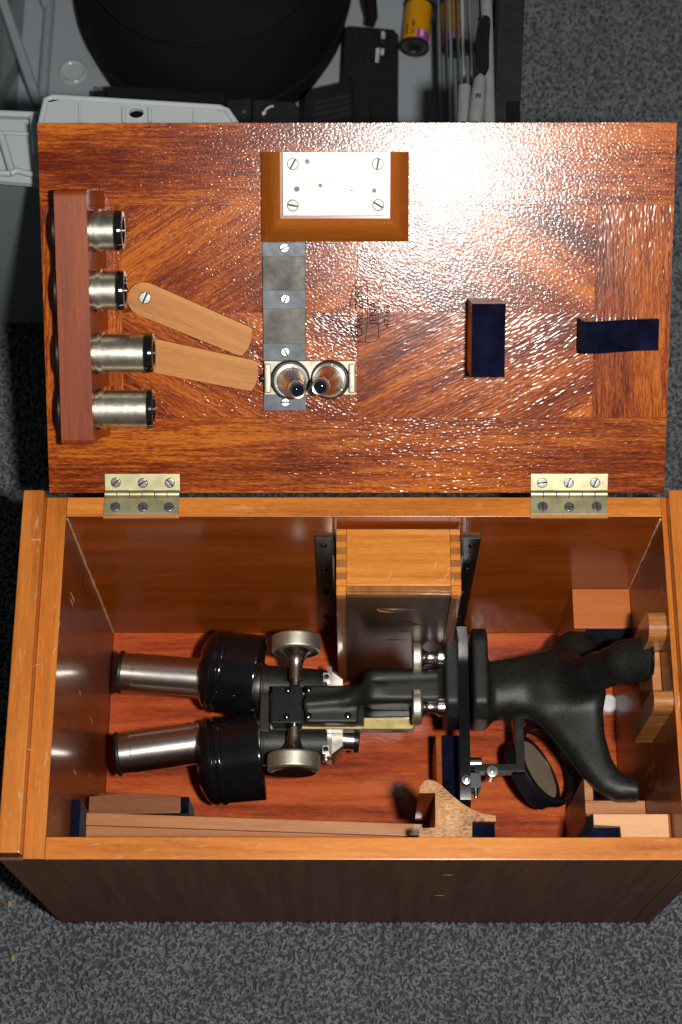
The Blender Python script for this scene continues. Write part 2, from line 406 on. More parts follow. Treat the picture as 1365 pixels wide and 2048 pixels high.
def carpet_pile():
    pitch = 2.45
    xs = np.arange(-470, 470, pitch); ys = np.arange(-440, 730, pitch)
    X, Y = np.meshgrid(xs, ys); P = np.stack([X.ravel(), Y.ravel()], 1)
    P += rng.uniform(-1.3, 1.3, P.shape)
    x, y = P[:, 0], P[:, 1]
    keep = ~((x > -215) & (x < 204) & (y > -216.5) & (y < 11.5))          # not under the case
    P = P[keep]
    v = np.zeros((len(P), 3)); v[:, :2] = P * S; v[:, 2] = (ZC + 1.5) * S + rng.uniform(-.8, .8, len(P)) * S
    me = bpy.data.meshes.new('carpet_pile'); me.vertices.add(len(v)); me.vertices.foreach_set('co', v.ravel()); me.update()
    me.materials.append(M_pile)
    o = bpy.data.objects.new('carpet_pile', me); link(o)
    ng = bpy.data.node_groups.new('yarn_loops', 'GeometryNodeTree')
    ng.interface.new_socket('Geometry', in_out='INPUT', socket_type='NodeSocketGeometry')
    ng.interface.new_socket('Geometry', in_out='OUTPUT', socket_type='NodeSocketGeometry')
    gi = ng.nodes.new('NodeGroupInput'); go = ng.nodes.new('NodeGroupOutput')
    arc = ng.nodes.new('GeometryNodeCurveArc'); arc.inputs['Resolution'].default_value = 8
    arc.inputs['Radius'].default_value = 1.45 * S; arc.inputs['Start Angle'].default_value = R(-25); arc.inputs['Sweep Angle'].default_value = R(235)
    tf = ng.nodes.new('GeometryNodeTransform'); tf.inputs['Rotation'].default_value = (R(90), 0, 0); tf.inputs['Translation'].default_value = (0, 0, 3.0 * S)
    tf.inputs['Scale'].default_value = (.95, 1, 1.6)
    cc = ng.nodes.new('GeometryNodeCurvePrimitiveCircle'); cc.inputs['Resolution'].default_value = 6; cc.inputs['Radius'].default_value = .95 * S
    cm = ng.nodes.new('GeometryNodeCurveToMesh'); sm = ng.nodes.new('GeometryNodeSetShadeSmooth'); st = ng.nodes.new('GeometryNodeSetMaterial')
    st.inputs['Material'].default_value = M_pile
    ip = ng.nodes.new('GeometryNodeInstanceOnPoints')
    rr = ng.nodes.new('FunctionNodeRandomValue'); rr.data_type = 'FLOAT_VECTOR'; rr.inputs[0].default_value = (-.65, -.55, 0); rr.inputs[1].default_value = (.65, .55, 6.283)
    rs = ng.nodes.new('FunctionNodeRandomValue'); rs.data_type = 'FLOAT_VECTOR'; rs.inputs[0].default_value = (.65, .65, .7); rs.inputs[1].default_value = (1.15, 1.15, 1.1)
    rs.inputs['Seed'].default_value = 4
    L = ng.links.new
    L(arc.outputs['Curve'], tf.inputs['Geometry']); L(tf.outputs[0], cm.inputs['Curve']); L(cc.outputs['Curve'], cm.inputs['Profile Curve'])
    L(cm.outputs[0], sm.inputs['Geometry']); L(sm.outputs[0], st.inputs['Geometry']); L(st.outputs[0], ip.inputs['Instance'])
    L(gi.outputs[0], ip.inputs['Points']); L(rr.outputs[0], ip.inputs['Rotation']); L(rs.outputs[0], ip.inputs['Scale'])
    L(ip.outputs[0], go.inputs[0])
    md = o.modifiers.new('yarn', 'NODES'); md.node_group = ng
    tag(o, 'dark grey curly looped carpet pile', kind='stuff')
carpet_pile()

# ================================================================== THE CASE
case = empty('microscope_case', (0, -100, ZC), 'open mahogany microscope case lying on the carpet with its lid tipped back', 'wooden case')
D = 204.9; YB, YF = 13.4, -218.5; ZF = -4.0; ZB = -9.6
def wallbox(name, x0, x1, y0, y1, z0, z1, mats, pick, bev=.5):
    """a board; pick(normal) -> material slot"""
    bm = BM(); box(bm, x0, x1, y0, y1, z0, z1, bev)
    bm.normal_update(); bmesh.ops.recalc_face_normals(bm, faces=bm.faces)
    for f in bm.faces: f.material_index = pick(f.normal)
    return obj(name, bm, mats, case)
wallbox('floor_board', -189.8, 189.8, -D + .2, -.2, ZB, ZF, [M_floor], lambda n: 0)
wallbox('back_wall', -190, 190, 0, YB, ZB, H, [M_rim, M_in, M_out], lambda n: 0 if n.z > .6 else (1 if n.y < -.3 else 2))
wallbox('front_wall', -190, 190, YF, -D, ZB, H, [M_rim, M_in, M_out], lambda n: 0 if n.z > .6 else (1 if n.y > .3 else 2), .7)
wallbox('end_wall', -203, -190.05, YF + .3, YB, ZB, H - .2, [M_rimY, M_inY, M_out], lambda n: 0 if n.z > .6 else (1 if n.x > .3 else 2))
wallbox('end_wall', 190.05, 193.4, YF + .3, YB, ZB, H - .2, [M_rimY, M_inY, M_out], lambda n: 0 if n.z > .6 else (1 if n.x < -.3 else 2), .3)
wallbox('end_board', -217, -203.1, -216.5, 15.2, ZB, H + 9, [M_rimY, M_rimY, M_out], lambda n: 2 if n.x < -.5 else (2 if n.y < -.5 and n.z < .4 else 0), 1.6)
wallbox('end_board', 193.5, 207, -216.5, 15.2, ZB, H + 9, [M_rimY, M_rimY, M_out], lambda n: 2 if n.x > .5 else (2 if n.y < -.5 and n.z < .4 else 0), 1.6)
wallbox('front_skirt', -217, -203.05, YF - .2, -216.7, ZB, H - 1.0, [M_out], lambda n: 0, .3)
wallbox('front_skirt', 193.45, 207, YF - .2, -216.7, ZB, H - 1.0, [M_out], lambda n: 0, .3)
# crack line of pale glue in the corners
M_glue = plain('pale_glue', (.55, .36, .17), .7, var=.4, vscale=300)
for cx, r in ((-189.6, .9), (189.5, .7)):
    bm = BM(); n = 26
    tube(bm, [(cx + random.uniform(-.3, .3), -.4 + random.uniform(-.3, .1), ZF + (H - 3 - ZF) * k / n) for k in range(n + 1)], [r * random.uniform(.5, 1.25) for _ in range(n + 1)], 6)
    obj('glue_line', bm, M_glue, case)
for px, py in ((897, 1750), (880, 1791)):
    p = aty(px, py, YF); bm = BM()
    tube(bm, [(p.x - 3.5, YF - .03, p.z), (p.x, YF - .05, p.z - .2), (p.x + 3.5, YF - .03, p.z)], [.05, .2, .05], 6); obj('scratch_mark', bm, M_accend, case)

M_pale = plain('pale_scratch', (.62, .42, .20), .7)
for px, py, ln in ((146, 1195, 9), (144, 1205, 6), (183, 1440, 8), (160, 1385, 5), (150, 1545, 6)):
    v = _ray(px, py); p = CAM + v * ((-189.9 - CAM.x) / v.x); bm = BM()
    tube(bm, [(-189.98, p.y - .6, p.z - ln), (-189.85, p.y + .2, p.z), (-189.98, p.y + .7, p.z + ln)], [.1, .45, .1], 5); obj('scratch_mark', bm, M_pale, case)
for px, py, dx, dy in ((75, 1330, 5, 1), (60, 1500, -4, 1.5), (110, 1300, 2, 6), (118, 1250, 1, 5), (300, 1700, 7, 1), (520, 1689, 5, 3), (190, 1690, 8, 1), (980, 1700, 6, 0), (72, 1080, 7, .5)):
    hz = H + 9 if px < 88 else H; p = at(px, py, hz); bm = BM()
    tube(bm, [(p.x - dx * .5, p.y - dy * .5, hz - .1), (p.x, p.y + .3, hz + .02), (p.x + dx * .5, p.y + dy * .5, hz - .1)], [.1, .3, .1], 5); obj('scratch_mark', bm, M_pale, case)

# ---- lid
LU0, LU1, LVE = -201.8, 192.6, 232.0
bm = BM(); box(bm, LU0, LU1, 0, LVE, -13, -.62, .6)
lid_o = obj('lid', bm, M_lid, case, LIDM)
u1, u2, v1, v2, uc, vc = -152.4, 144.9, 48.7, 182.0, -4.2, 115.3
for mat, a0, a1, b0, b1 in ((M_v_bot, LU0, LU1, 0, v1), (M_v_top, LU0, LU1, v2, LVE), (M_v_lf, LU0, u1, v1, v2), (M_v_rt, u2, LU1, v1, v2),
                            (M_v_ll, u1, uc, v1, vc), (M_v_ul, u1, uc, vc, v2), (M_v_lr, uc, u2, v1, vc), (M_v_ur, uc, u2, vc, v2)):
    g = .06; bm = BM(); box(bm, a0 + g, a1 - g, b0 + g, b1 - g, -.6, 0, .12, 1)
    obj('veneer_sheet', bm, mat, lid_o, LIDM)

# maker's stamp pressed into the lid
def lidtext(body, px, py, size, parent, name, sx=1.0, bold=0.0):
    c = lid(px, py); me = textmesh(body, size, .06, bold)
    Mx = Matrix.Translation(Vector((c.x, c.y, .05)) * S) @ Matrix.Rotation(R(90), 4, 'Z') @ Matrix.Diagonal((sx, 1, 1, 1))
    me.transform(Mx); return obj(name, me, M_engrave, parent, LIDM)
stamp_pts = [(714, 560), (707, 575), (701, 600), (699.5, 625), (701, 650), (706, 672), (713, 683)]
bm = BM()
def lline(pts, w=.25):
    tube(bm, [lid(*p, .03) for p in pts], w, 5)
lline(stamp_pts); lline([(734, 561), (736, 600), (735, 640), (731, 684)]); lline([(713, 683), (735, 685), (752, 683), (758, 676), (757, 650), (757, 610), (762, 570)]); lline([(714, 560), (734, 561)])
st = obj('maker_stamp', bm, M_engrave, case, LIDM)
lidtext('CARL ZEISS', 719, 623, 6.9, st, 'stamp_lettering', .92, .04)
lidtext('JENA', 747, 626, 6.6, st, 'stamp_lettering', 1.0, .04)
lidtext('47168', 775, 632, 5.4, st, 'stamp_number', 1.1, 0)

# ---- hinges
def lidscrew(px, py, r, ang, parent, h=0.0, mat=M_screw):
    c = lid(px, py, h); return obj('screw', screw_bm(Matrix.Translation(c), r, R(ang)), [mat, M_slot], parent, LIDM)
def hinge(a, b, spx, phillips):
    bm = BM(); box(bm, a, b, 1.2, 12.6, .02, 1.3, .25); hg = obj('hinge', bm, M_brass, case, LIDM)
    bm = BM(); box(bm, a - .4, b - .4, 1.2, YB - 1.2, H + .02, H + 1.3, .25); obj('lower_leaf', bm, M_brass, hg)
    bm = BM(); box(bm, a - .6, b - .2, -.8, 1.0, H - 2.2, H - .05, .2); obj('packing_strip', bm, M_tan, hg)
    n = 6
    for k in range(n):
        x0 = a - .2 + (b - a) * k / n; x1 = a - .2 + (b - a) * (k + 1) / n
        bm = BM(); cyl(bm, (x0 + .12, 15.0, H + 1.2), (x1 - .12, 15.0, H + 1.2), 2.6 + .12 * (k % 2), seg=24, bev=.3); obj('knuckle', bm, M_brass, hg)
    for i, (px, py, ang, low) in enumerate(spx):
        if low:
            p = at(px, py, H + 1.3); obj('screw', screw_bm(Matrix.Translation(p), 2.9, R(ang), .7), [M_screw, M_slot], hg)
        else: lidscrew(px, py, 2.9, ang, hg, 1.3)
hinge(-165.8, -117.7, [(232, 965, 40, 0), (286, 966, 28, 0), (340, 966, -45, 0), (231, 1014, -20, 1), (286, 1014, -30, 1), (338, 1014, 5, 1)], 0)
hinge(106.9, 156.2, [(1085, 966, 10, 0), (1138, 966, 65, 0), (1191, 966, 60, 0), (1086, 1013, 90, 1), (1139, 1014, 0, 1), (1194, 1013, 90, 1)], 1)

# ---- eyepiece rack on the lid
RH = 36.0
a = lid(108, 381, RH); b_ = lid(172, 381, RH); c = lid(188, 890, RH); dd = lid(122, 893, RH)
ru0, ru1, rv0, rv1 = -187, -167.3, 36.4, 191.8
eyes = [dict(py=461, x1=232, x2=248, lng=0), dict(py=581, x1=236, x2=252, lng=0), dict(py=706, x1=291, x2=309, lng=1), dict(py=818, x1=297, x2=309, lng=1)]
EH = 17.0
for e in eyes: e['v'] = lid(240, e['py'], EH).y; e['u1'] = lid(e['x1'], e['py'], EH).x; e['u2'] = lid(e['x2'], e['py'], EH).x
bm = BM()                                          # bar = a profile in (v,h) with bored gaps, rounded far end
prof = []
for k in range(7): t = k / 6 * math.pi / 2; prof.append((rv1 - 4 + 4 * math.cos(math.pi / 2 - t) , RH - 4 + 4 * math.sin(math.pi / 2 - t)) if False else (rv1 - 4 + 4 * math.sin(t), RH - 4 + 4 * math.cos(t)))
prof2 = [(rv0 + 4 - 4 * math.sin(t * math.pi / 12), RH - 4 + 4 * math.cos(t * math.pi / 12)) for t in range(6, -1, -1)]
outline = [(rv0, .1)] + prof2 + prof + [(rv1, .1)]
br = 12.4
for e in sorted(eyes, key=lambda q: -q['v']):      # keyhole openings from the lid side
    arcs = [(e['v'] + br * math.cos(t), EH + br * math.sin(t)) for t in np.linspace(-.6, math.pi + .6, 18)]
    outline += [(arcs[0][0], .1)] + arcs + [(arcs[-1][0], .1)]
Mr = Matrix(((0, 0, 1, 0), (1, 0, 0, 0), (0, 1, 0, 0), (0, 0, 0, 1)))
prism(bm, outline, ru0, ru1, Mr)
bmesh.ops.triangulate(bm, faces=[f for f in bm.faces if len(f.verts) > 4])
rack = obj('eyepiece_rack', bm, M_rack, case, LIDM)
prev = rv0 + 1                                     # foot strips between the bores on the right side
for e in sorted(eyes, key=lambda q: q['v']) + [None]:
    top = e['v'] - br - .6 if e else rv1 - .6
    if top - prev > 2:
        bm = BM(); prism(bm, [(ru1 + .05, .05), (ru1 + 6.0, .05), (ru1 + 5.2, 3), (ru1 + 2.5, 10), (ru1 + .05, 22)], 0, top - prev, Matrix(((1, 0, 0, 0), (0, 0, 1, prev), (0, 1, 0, 0), (0, 0, 0, 1))))
        obj('rack_fillet', bm, M_rack, rack, LIDM)
    if e: prev = e['v'] + br + .6
elab = ['short nickel eyepiece at the top end of the lid rack', 'short nickel eyepiece beside the rounded end of the wooden swivel latch',
        'long nickel eyepiece overlapping the lower wooden latch', 'long nickel eyepiece at the hinge end of the lid rack']
for e, lb in zip(eyes, elab):
    root = empty('eyepiece', LIDM @ (Vector((-178, e['v'], 0)) * S) / S, lb, 'eyepiece', 'eyepieces in the lid rack')
    M = frame((0, e['v'], EH), (1, 0, 0))
    u1e, u2e = e['u1'], e['u2']
    bm = BM(); lathe(bm, [(ru0 - 1.5, 0), (ru0 - 1.5, 11.8), (u1e - .4, 11.8), (u1e, 11.4), (u1e, 0)], M, 56); obj('barrel', bm, M_nickel, root, LIDM)
    bm = BM(); lathe(bm, [(ru1 + 2.6, 11.9), (ru1 + 2.6, 13.0), (ru1 + 5.2, 13.0), (ru1 + 5.4, 11.9)], M, 48); obj('shoulder_ring', bm, M_nickel, root, LIDM)
    bm = BM(); lathe(bm, [(u1e - .2, 11.2), (u1e + .2, 12.3), (u1e + 1.5, 12.4), (u2e - 2.5, 12.3), (u2e - .6, 11.9), (u2e, 11.0), (u2e - .2, 8.2), (u2e - 3, 7.6), (u2e - 3.4, 0)], M, 48); obj('field_end', bm, M_enamel, root, LIDM)
    bm = BM(); lathe(bm, [(ru0 - .6, 0), (ru0 - .6, 14.4), (ru0 - 1.0, 15.0), (ru0 - 2.4, 15.1), (ru0 - 3.2, 14.4), (ru0 - 3.6, 12), (ru0 - 3.2, 9), (ru0 - 2.4, 0)], M, 48); obj('eye_cap', bm, M_bplas, root, LIDM)

# ---- swivel latches
def latch(piv, e1, e2, wid, z0, z1, spx):
    p = lid(*piv); q = (lid(*e1) + lid(*e2)) / 2; ax = (q - p); ax.z = 0; L = ax.length; an = math.atan2(ax.y, ax.x)
    poly = [(wid * math.cos(t), wid * math.sin(t)) for t in np.linspace(math.pi / 2, 1.5 * math.pi, 15)]
    w2 = wid * .93
    poly += [(L * .97, -w2)] + [(L - 1 + 3 * math.cos(t) , w2 * math.sin(t)) for t in np.linspace(-1.2, 1.2, 9)] + [(L * .97, w2)]
    bm = BM(); prism(bm, poly, z0, z1, bev=.5)
    return obj('swivel_latch', bm, M_latch, case, LIDM @ Matrix.Translation(Vector((p.x, p.y, 0)) * S) @ Matrix.Rotation(an, 4, 'Z')), p
lt, p = latch((290, 597), (505, 655), (485, 712), 10.6, .1, 5.0, None)
lidscrew(290, 596, 3.4, 65, lt, 5.0)
lt, p = latch((255, 699), (519, 716), (501, 786), 10.8, .1, 4.6, None)
obj('screw', screw_bm(Matrix.Translation(lid(255, 699, 4.6)), 3.3, R(20)), [M_screw, M_slot], lt, LIDM)

# ---- block with the silvered plate
bu0, bu1, bv0, bv1 = -63.6, 27.6, 159.6, 214.3
PH = 17.0
tu0, tv0 = lid(566, 432, PH).xy; tu1, tv1 = lid(776, 303, PH).xy
bm = BM(); prism(bm, [(bu0, bv0), (bu1, bv0), (bu1, bv1), (bu0, bv1)], .05, 4)
blk = obj('plate_block', bm, M_block, case, LIDM)
B0 = [(bu0, bv0), (bu1, bv0), (bu1, bv1), (bu0, bv1)]; B1 = [(tu0 - 1.5, tv0 - 1.5), (tu1 + 1.5, tv0 - 1.5), (tu1 + 1.5, bv1), (tu0 - 1.5, bv1)]
def quad(name, pts3, mat, parent, thick=.4, curve=2.0):
    bm = BM(); g = []
    n = 8
    for i in range(n + 1):
        t = i / n; row = []
        for s in (0, 1):
            A, Bp = Vector(pts3[s]), Vector(pts3[3 - s]); p = A.lerp(Bp, t); p.z += curve * math.sin(math.pi * t); row.append(bm.verts.new(p))
        g.append(row)
    for i in range(n): bm.faces.new((g[i][0], g[i][1], g[i + 1][1], g[i + 1][0]))
    return obj(name, bm, mat, parent, LIDM)
z0, z1 = 4.02, PH - .6
mk = lambda p, z: (p[0], p[1], z)
quad('bevelled_side', [mk(B0[0], z0), mk(B0[1], z0), mk(B1[1], z1), mk(B1[0], z1)], M_block, blk)
quad('bevelled_side', [mk(B0[1], z0), mk(B0[2], z0), mk(B1[2], z1), mk(B1[1], z1)], M_blockY, blk)
quad('bevelled_side', [mk(B0[3], z0), mk(B0[0], z0), mk(B1[0], z1), mk(B1[3], z1)], M_blockY, blk)
quad('bevelled_side', [mk(B0[2], z0), mk(B0[3], z0), mk(B1[3], z1), mk(B1[2], z1)], M_block, blk, curve=0)
bm = BM(); prism(bm, B1, z1 - 2, z1 - .05); obj('block_top', bm, M_block, blk, LIDM)
bm = BM(); box(bm, tu0, tu1, tv0, tv1, z1, PH + 1.4, .5); pl = obj('silvered_plate', bm, M_plate, blk, LIDM)
for px, py, an in ((586, 328, 60), (756, 328, 80), (586, 411, -10), (757, 410, -30)):
    obj('screw', screw_bm(Matrix.Translation(lid(px, py, PH + 1.4)), 3.2, R(an), .35), [M_plate, M_slot], blk, LIDM)
for px, py, r in ((615, 323, 1.5), (594, 378, 1.7), (749, 381, 1.4), (641, 371, 1.2), (704, 381, .6)):
    cc_ = lid(px, py, PH + 1.42); bm = BM(); lathe(bm, [(0, 0), (0, r), (.05, r), (.05, 0)], Matrix.Translation(cc_), 18); obj('pin_hole', bm, M_blued, blk, LIDM)

# ---- objective rail
bm = BM(); box(bm, -63.5, -36.6, 53.6, 159.3, .05, 3.0, .3); rail = obj('objective_rail', bm, M_blued, case, LIDM)
for ya, yb in ((512, 581), (617, 688)):
    p0 = lid(526, yb, 3); p1 = lid(612, ya, 3); bm = BM(); box(bm, -63.3, -36.8, p0.y, p1.y, 3.02, 3.5, .2); obj('bearing_pad', bm, M_patch, rail, LIDM)
for px, py, an in ((569, 496, 25), (571, 598, 70), (571, 704, -60), (571, 805, 0)): lidscrew(px, py, 2.6, an, rail, 3.0)

# ---- velvet covered blocks on the lid
def padblock(uv, h0, h1, cap, name='padded_block', wob=0):
    (u0, va), (u1_, vb) = uv; n = 14
    hs = [h0 + (h1 - h0) * (k / n) + wob * math.sin(k / n * math.pi * 2 + .4) for k in range(n + 1)]
    prof = [(u0 + (u1_ - u0) * k / n, hs[k]) for k in range(n + 1)]
    bm = BM(); prism(bm, [(u0, .05), (u1_, .05)] + [(x, h) for x, h in prof[::-1]], -vb, -va, Matrix(((1, 0, 0, 0), (0, 0, -1, 0), (0, 1, 0, 0), (0, 0, 0, 1))))
    o = obj(name, bm, M_tan if not cap else M_lid, case, LIDM)
    bm = BM(); th = 1.4
    poly = [(x, h + .03) for x, h in prof] + [(x, h + th) for x, h in prof[::-1]]
    prism(bm, poly, -vb + .1, -va - .1, Matrix(((1, 0, 0, 0), (0, 0, -1, 0), (0, 1, 0, 0), (0, 0, 0, 1))), bev=0)
    obj('velvet_cover', bm, M_velvet, o, LIDM); return o
hA = 44
p0 = lid(943, 755, hA); p1 = lid(1012, 607, hA)
padblock(((p0.x, p0.y), (p1.x, p1.y)), hA - 1, hA - 1, 0)
p0 = lid(1168, 708, 28); p1 = lid(1168, 643, 28); p2 = lid(1318, 640, 6)
ob = padblock(((p0.x, p0.y), (p2.x, p1.y)), 27, 6, 1, wob=2.2)
bm = BM(); box(bm, p0.x - 1.3, p0.x - .03, p0.y + .1, p1.y - .1, .05, 28.5, .3); obj('velvet_cover', bm, M_velvet, ob, LIDM)

# ---- inside the case: rails for the accessory box
for x0, x1, sg in ((-31.8, -18.9, 1), (64.0, 77.2, -1)):
    bm = BM(); box(bm, x0, x1, -2.2, -.05, 8, 205, .25); rl = obj('metal_rail', bm, M_blackm, case)
    xe = x1 if sg > 0 else x0
    bm = BM(); box(bm, xe - (1.6 if sg > 0 else 0), xe + (0 if sg > 0 else 1.6), -14, -2.25, 8, 205, .2); obj('rail_flange', bm, M_blackm, rl)
    for z in (192, 145, 96, 40):
        bm = BM(); xm = (x0 + x1) / 2 - sg * 1.0; lathe(bm, [(0, 2.4), (.9, 2.1), (1.5, 1.2), (1.7, 0)], frame((xm, -2.2, z), (0, -1, 0)), 20); obj('rivet', bm, M_enamel, rl)
# back right corner block with velvet step
def zbox(name, x0, x1, y0, y1, z0, z1, mat, parent=case, bev=.5, M=None):
    bm = BM(); box(bm, x0, x1, y0, y1, z0, z1, bev); return obj(name, bm, mat, parent, M)
M_corner = wood('corner_block_wood', (.34, .085, .016), (.50, .135, .026), (.62, .19, .04), 'X', loc=(.3, .9, .1), band=60, rough=.4, coat=.5, coat_rough=.2, contrast=.5)
o = zbox('corner_block', 149.2, 189.9, -29.5, -.1, ZF, 98.7, M_corner)
zbox('velvet_lining', 158, 189.8, -31.2, -29.6, 20, 97, M_velvet, o, .3)
zbox('block_cheek', 149.2, 157.5, -62, -29.7, ZF, 80, M_corner, o)
# cradle on the right wall for the foot
bm = BM()
def rounded_bar(bm, x0, x1, y0, y1, z0, z1, r):
    pl = [(y0, z0), (y1, z0)] + [((y0 + y1) / 2 + r * math.cos(t), z1 - r + r * math.sin(t)) for t in np.linspace(0, math.pi, 13)]
    prism(bm, pl, x0, x1, Matrix(((0, 0, 1, 0), (1, 0, 0, 0), (0, 1, 0, 0), (0, 0, 0, 1))))
M_cradle = wood('cradle_wood', (.28, .095, .022), (.42, .16, .04), (.58, .27, .09), 'X', band=120, rough=.4, coat=.6, coat_rough=.15, contrast=1.0, wear=.2)
rounded_bar(bm, 179, 189.9, -77.5, -58, 140, 230, 9.75); o = obj('foot_cradle', bm, M_cradle, case)
bm = BM(); rounded_bar(bm, 178, 189.9, -125, -112, 150, 236, 6.5); obj('cradle_post', bm, M_cradle, o)
zbox('cradle_plate', 184, 189.8, -111.5, -78, 150, 200, M_tan, o)
# stop block low on the front right
p = at(1168, 1553, 110)
o = zbox('stop_block', p.x, 189.8, -D + .1, at(1290, 1601, 110).y, ZF, 110, M_tan)
zbox('block_cheek', p.x, at(1186, 1570, 110).x, at(1290, 1601, 110).y + .05, p.y, ZF, 110, M_tan, o)
zbox('velvet_lining', at(1187, 1570, 110).x, 189.7, at(1290, 1601, 110).y + .1, at(1290, 1601, 110).y + 1.6, 20, 109, M_velvet, o, .3)
zbox('velvet_lining', at(1187, 1570, 110).x, at(1190, 1570, 110).x, at(1290, 1598, 110).y + 1, p.y - .5, 20, 109, M_velvet, o, .3)
# padded block near the rim
q0 = at(1187, 1628, 200); q1 = at(1338, 1650, 200); q2 = at(1242, 1651, 200)
bm = BM(); prism(bm, [(q0.x, q0.y), (q0.x, q2.y), (q2.x, q2.y), (q2.x, -D + .1), (q1.x, -D + .1), (q1.x, q0.y)][::-1], 120, 200, bev=.4)
o = obj('padded_corner_block', bm, M_light, case)
zbox('end_strip', q1.x + .05, 189.9, -D + .1, q0.y, 120, 199.5, M_rack, o)
zbox('velvet_lining', q0.x + .1, q2.x - .1, -D + .2, q2.y - .1, 120, 194, M_velvet, o, .3)
zbox('velvet_lining', q0.x - 1.5, q0.x - .05, -D + .2, q0.y, 120, 199, M_velvet, o, .3)
# curved bracket on the front wall
bm = BM()
for pxs, wall in (([(839, 1586), (840, 1575), (848, 1563), (858, 1559), (870, 1562), (871, 1586)], ()),
                  ([(871, 1586), (870, 1562), (885, 1572), (905, 1591), (925, 1607), (945, 1619), (944, 1673), (871, 1673)], (6, 7)),
                  ([(945, 1619), (965, 1627), (992, 1632), (992, 1643), (944.5, 1643)], ()),
                  ([(838, 1657), (871, 1655), (871, 1673), (838, 1673)], (2, 3))):
    pl = [tuple(at(x, y, 210).xy) for x, y in pxs]
    pl = [(x, -D + .1 if k in wall else y) for k, (x, y) in enumerate(pl)]
    prism(bm, pl[::-1], 128, 210)
bm.normal_update()
bmesh.ops.recalc_face_normals(bm, faces=bm.faces)
for f in bm.faces: f.material_index = 0 if f.normal.z > .5 else 1
o = obj('curved_bracket', bm, [M_endgrain, M_in], case)
pa, pb = at(945, 1644, 210), at(991, 1644, 210)
zbox('velvet_lining', pa.x, pb.x, -D + .1, pa.y, 130, 206, M_velvet, o, .3)
# velvet lined rest that holds the stage
p = at(872, 1470, 62); p2 = at(914, 1600, 62)
o = zbox('stage_rest', p.x, p.x + 4, p2.y - 12, p.y, ZF, 62, M_in)
zbox('velvet_lining', p.x + 4.05, p2.x, p2.y - 12, p.y, ZF, 61, M_velvet, o, .6)
# left end: seat for the clamp bar, low block
o = zbox('bar_seat', -189.9, -184, -D + .1, -163, 60, 150, M_velvet)
M_lowblock = wood('low_block_wood', (.30, .07, .012), (.42, .105, .018), (.52, .15, .028), 'X', loc=(.6, .3, 0), band=60, rough=.4, coat=.5, contrast=.5)
zbox('low_block', -189.9, -165, -D + .1, -132, ZF, 30, M_lowblock)

# ================================================================== LOOSE THINGS IN THE CASE
# ---- clamp bar along the front wall
bar = empty('clamp_bar', (-70, -180, 100), 'long pale wooden clamp bar lying along the front wall inside the case', 'wooden bar')
pL, pR = at(160, 1625, 125), at(846, 1648, 125)
def bar_prism(name, y_off0, y_off1, za, zb, mat, x0=-183.7, x1=None, bev=.5):
    x1 = pR.x if x1 is None else x1
    bm = BM(); a = [(x0, pL.y + y_off0), (x1, pR.y + y_off0), (x1, pR.y + y_off1), (x0, pL.y + y_off1)][::-1]
    prism(bm, a, za, zb, bev=bev); return obj(name, bm, mat, bar)
M_bar = wood('bar_wood', (.36, .135, .045), (.46, .185, .065), (.57, .26, .105), 'X', loc=(.5, .6, 0), band=80, rough=.45, coat=.5, coat_rough=.12, contrast=.7)
bar_prism('bar_body', 0, -8.2, 96, 125, M_bar)
bar_prism('bar_ledge', -8.25, -24, 96, 123, M_light if False else M_bar)
M_chock = wood('chock_wood', (.16, .052, .018), (.24, .085, .032), (.32, .12, .05), 'X', loc=(.2, .6, 0), band=80, rough=.35, coat=.7, coat_rough=.1, contrast=.7)
ca, cb = at(165, 1590, 118), at(362, 1590, 118)
bm = BM()
prism(bm, [(-183.6, pL.y + .3), (cb.x, pR.y + 9), (cb.x, at(362, 1592, 118).y), (at(250, 1585, 118).x, at(250, 1584, 118).y), (-183.6, at(160, 1592, 118).y)], 70, 117, bev=.6)
chk = obj('chock', bm, M_chock, bar)
bm = BM(); box(bm, cb.x + .05, cb.x + 5.5, pR.y + 9, at(362, 1592, 118).y, 72, 116, .5); obj('velvet_end', bm, M_velvet, chk)

# ---- accessory box between the rails
acc = empty('accessory_box', (22, -25, 20), 'finger-jointed wooden accessory box with dark sliding lid standing against the back wall', 'accessory box')
ax0, ax1, ay0, ay1, az0, az1 = -17.6, 62.2, -47.6, -2.6, 22, 223.5
tx = 6.5
bm = BM(); box(bm, ax0 + tx + .05, ax1 - tx - .05, ay0 + 6.5, ay1, az1 - 7, az1, .4); top = obj('top_board', bm, M_acc, acc)
for s in (0, 1):                                   # side boards, their ends show as fingers in the top
    x0 = ax0 if s == 0 else ax1 - tx; x1 = x0 + tx
    bm = BM(); box(bm, x0, x1, ay0, ay1, az0, az1 - 7.05, .7); sd = obj('side_board', bm, M_accside, acc)
    nf = 9; L = (ay1 - ay0 - 6.5) / nf
    for k in range(nf):
        y1 = ay1 - k * L; bm = BM(); box(bm, x0 + .03, x1 - .03, y1 - L + .04, y1 - .04, az1 - 7, az1 - .02, .15, 1)
        obj('finger', bm, M_accend if k % 2 else M_acc, top)
    bm = BM(); box(bm, x0 + .03, x1 - .03, ay0, ay0 + 6.4, az1 - 7, az1 - .02, .5, 1); obj('finger', bm, M_acc, top)
bm = BM(); box(bm, ax0 + tx - 2.2, ax1 - tx + 2.2, ay0 + 2.6, ay0 + 6.4, az1 - 6.9, az1 - .1, .2); obj('lid_end_grain', bm, M_accend, acc)
bm = BM(); box(bm, ax0 + tx + .1, ax1 - tx - .1, ay0 + 1.2, ay0 + 5.5, az0, az1 - 7.1, .3); sl = obj('sliding_lid', bm, M_acclid, acc)
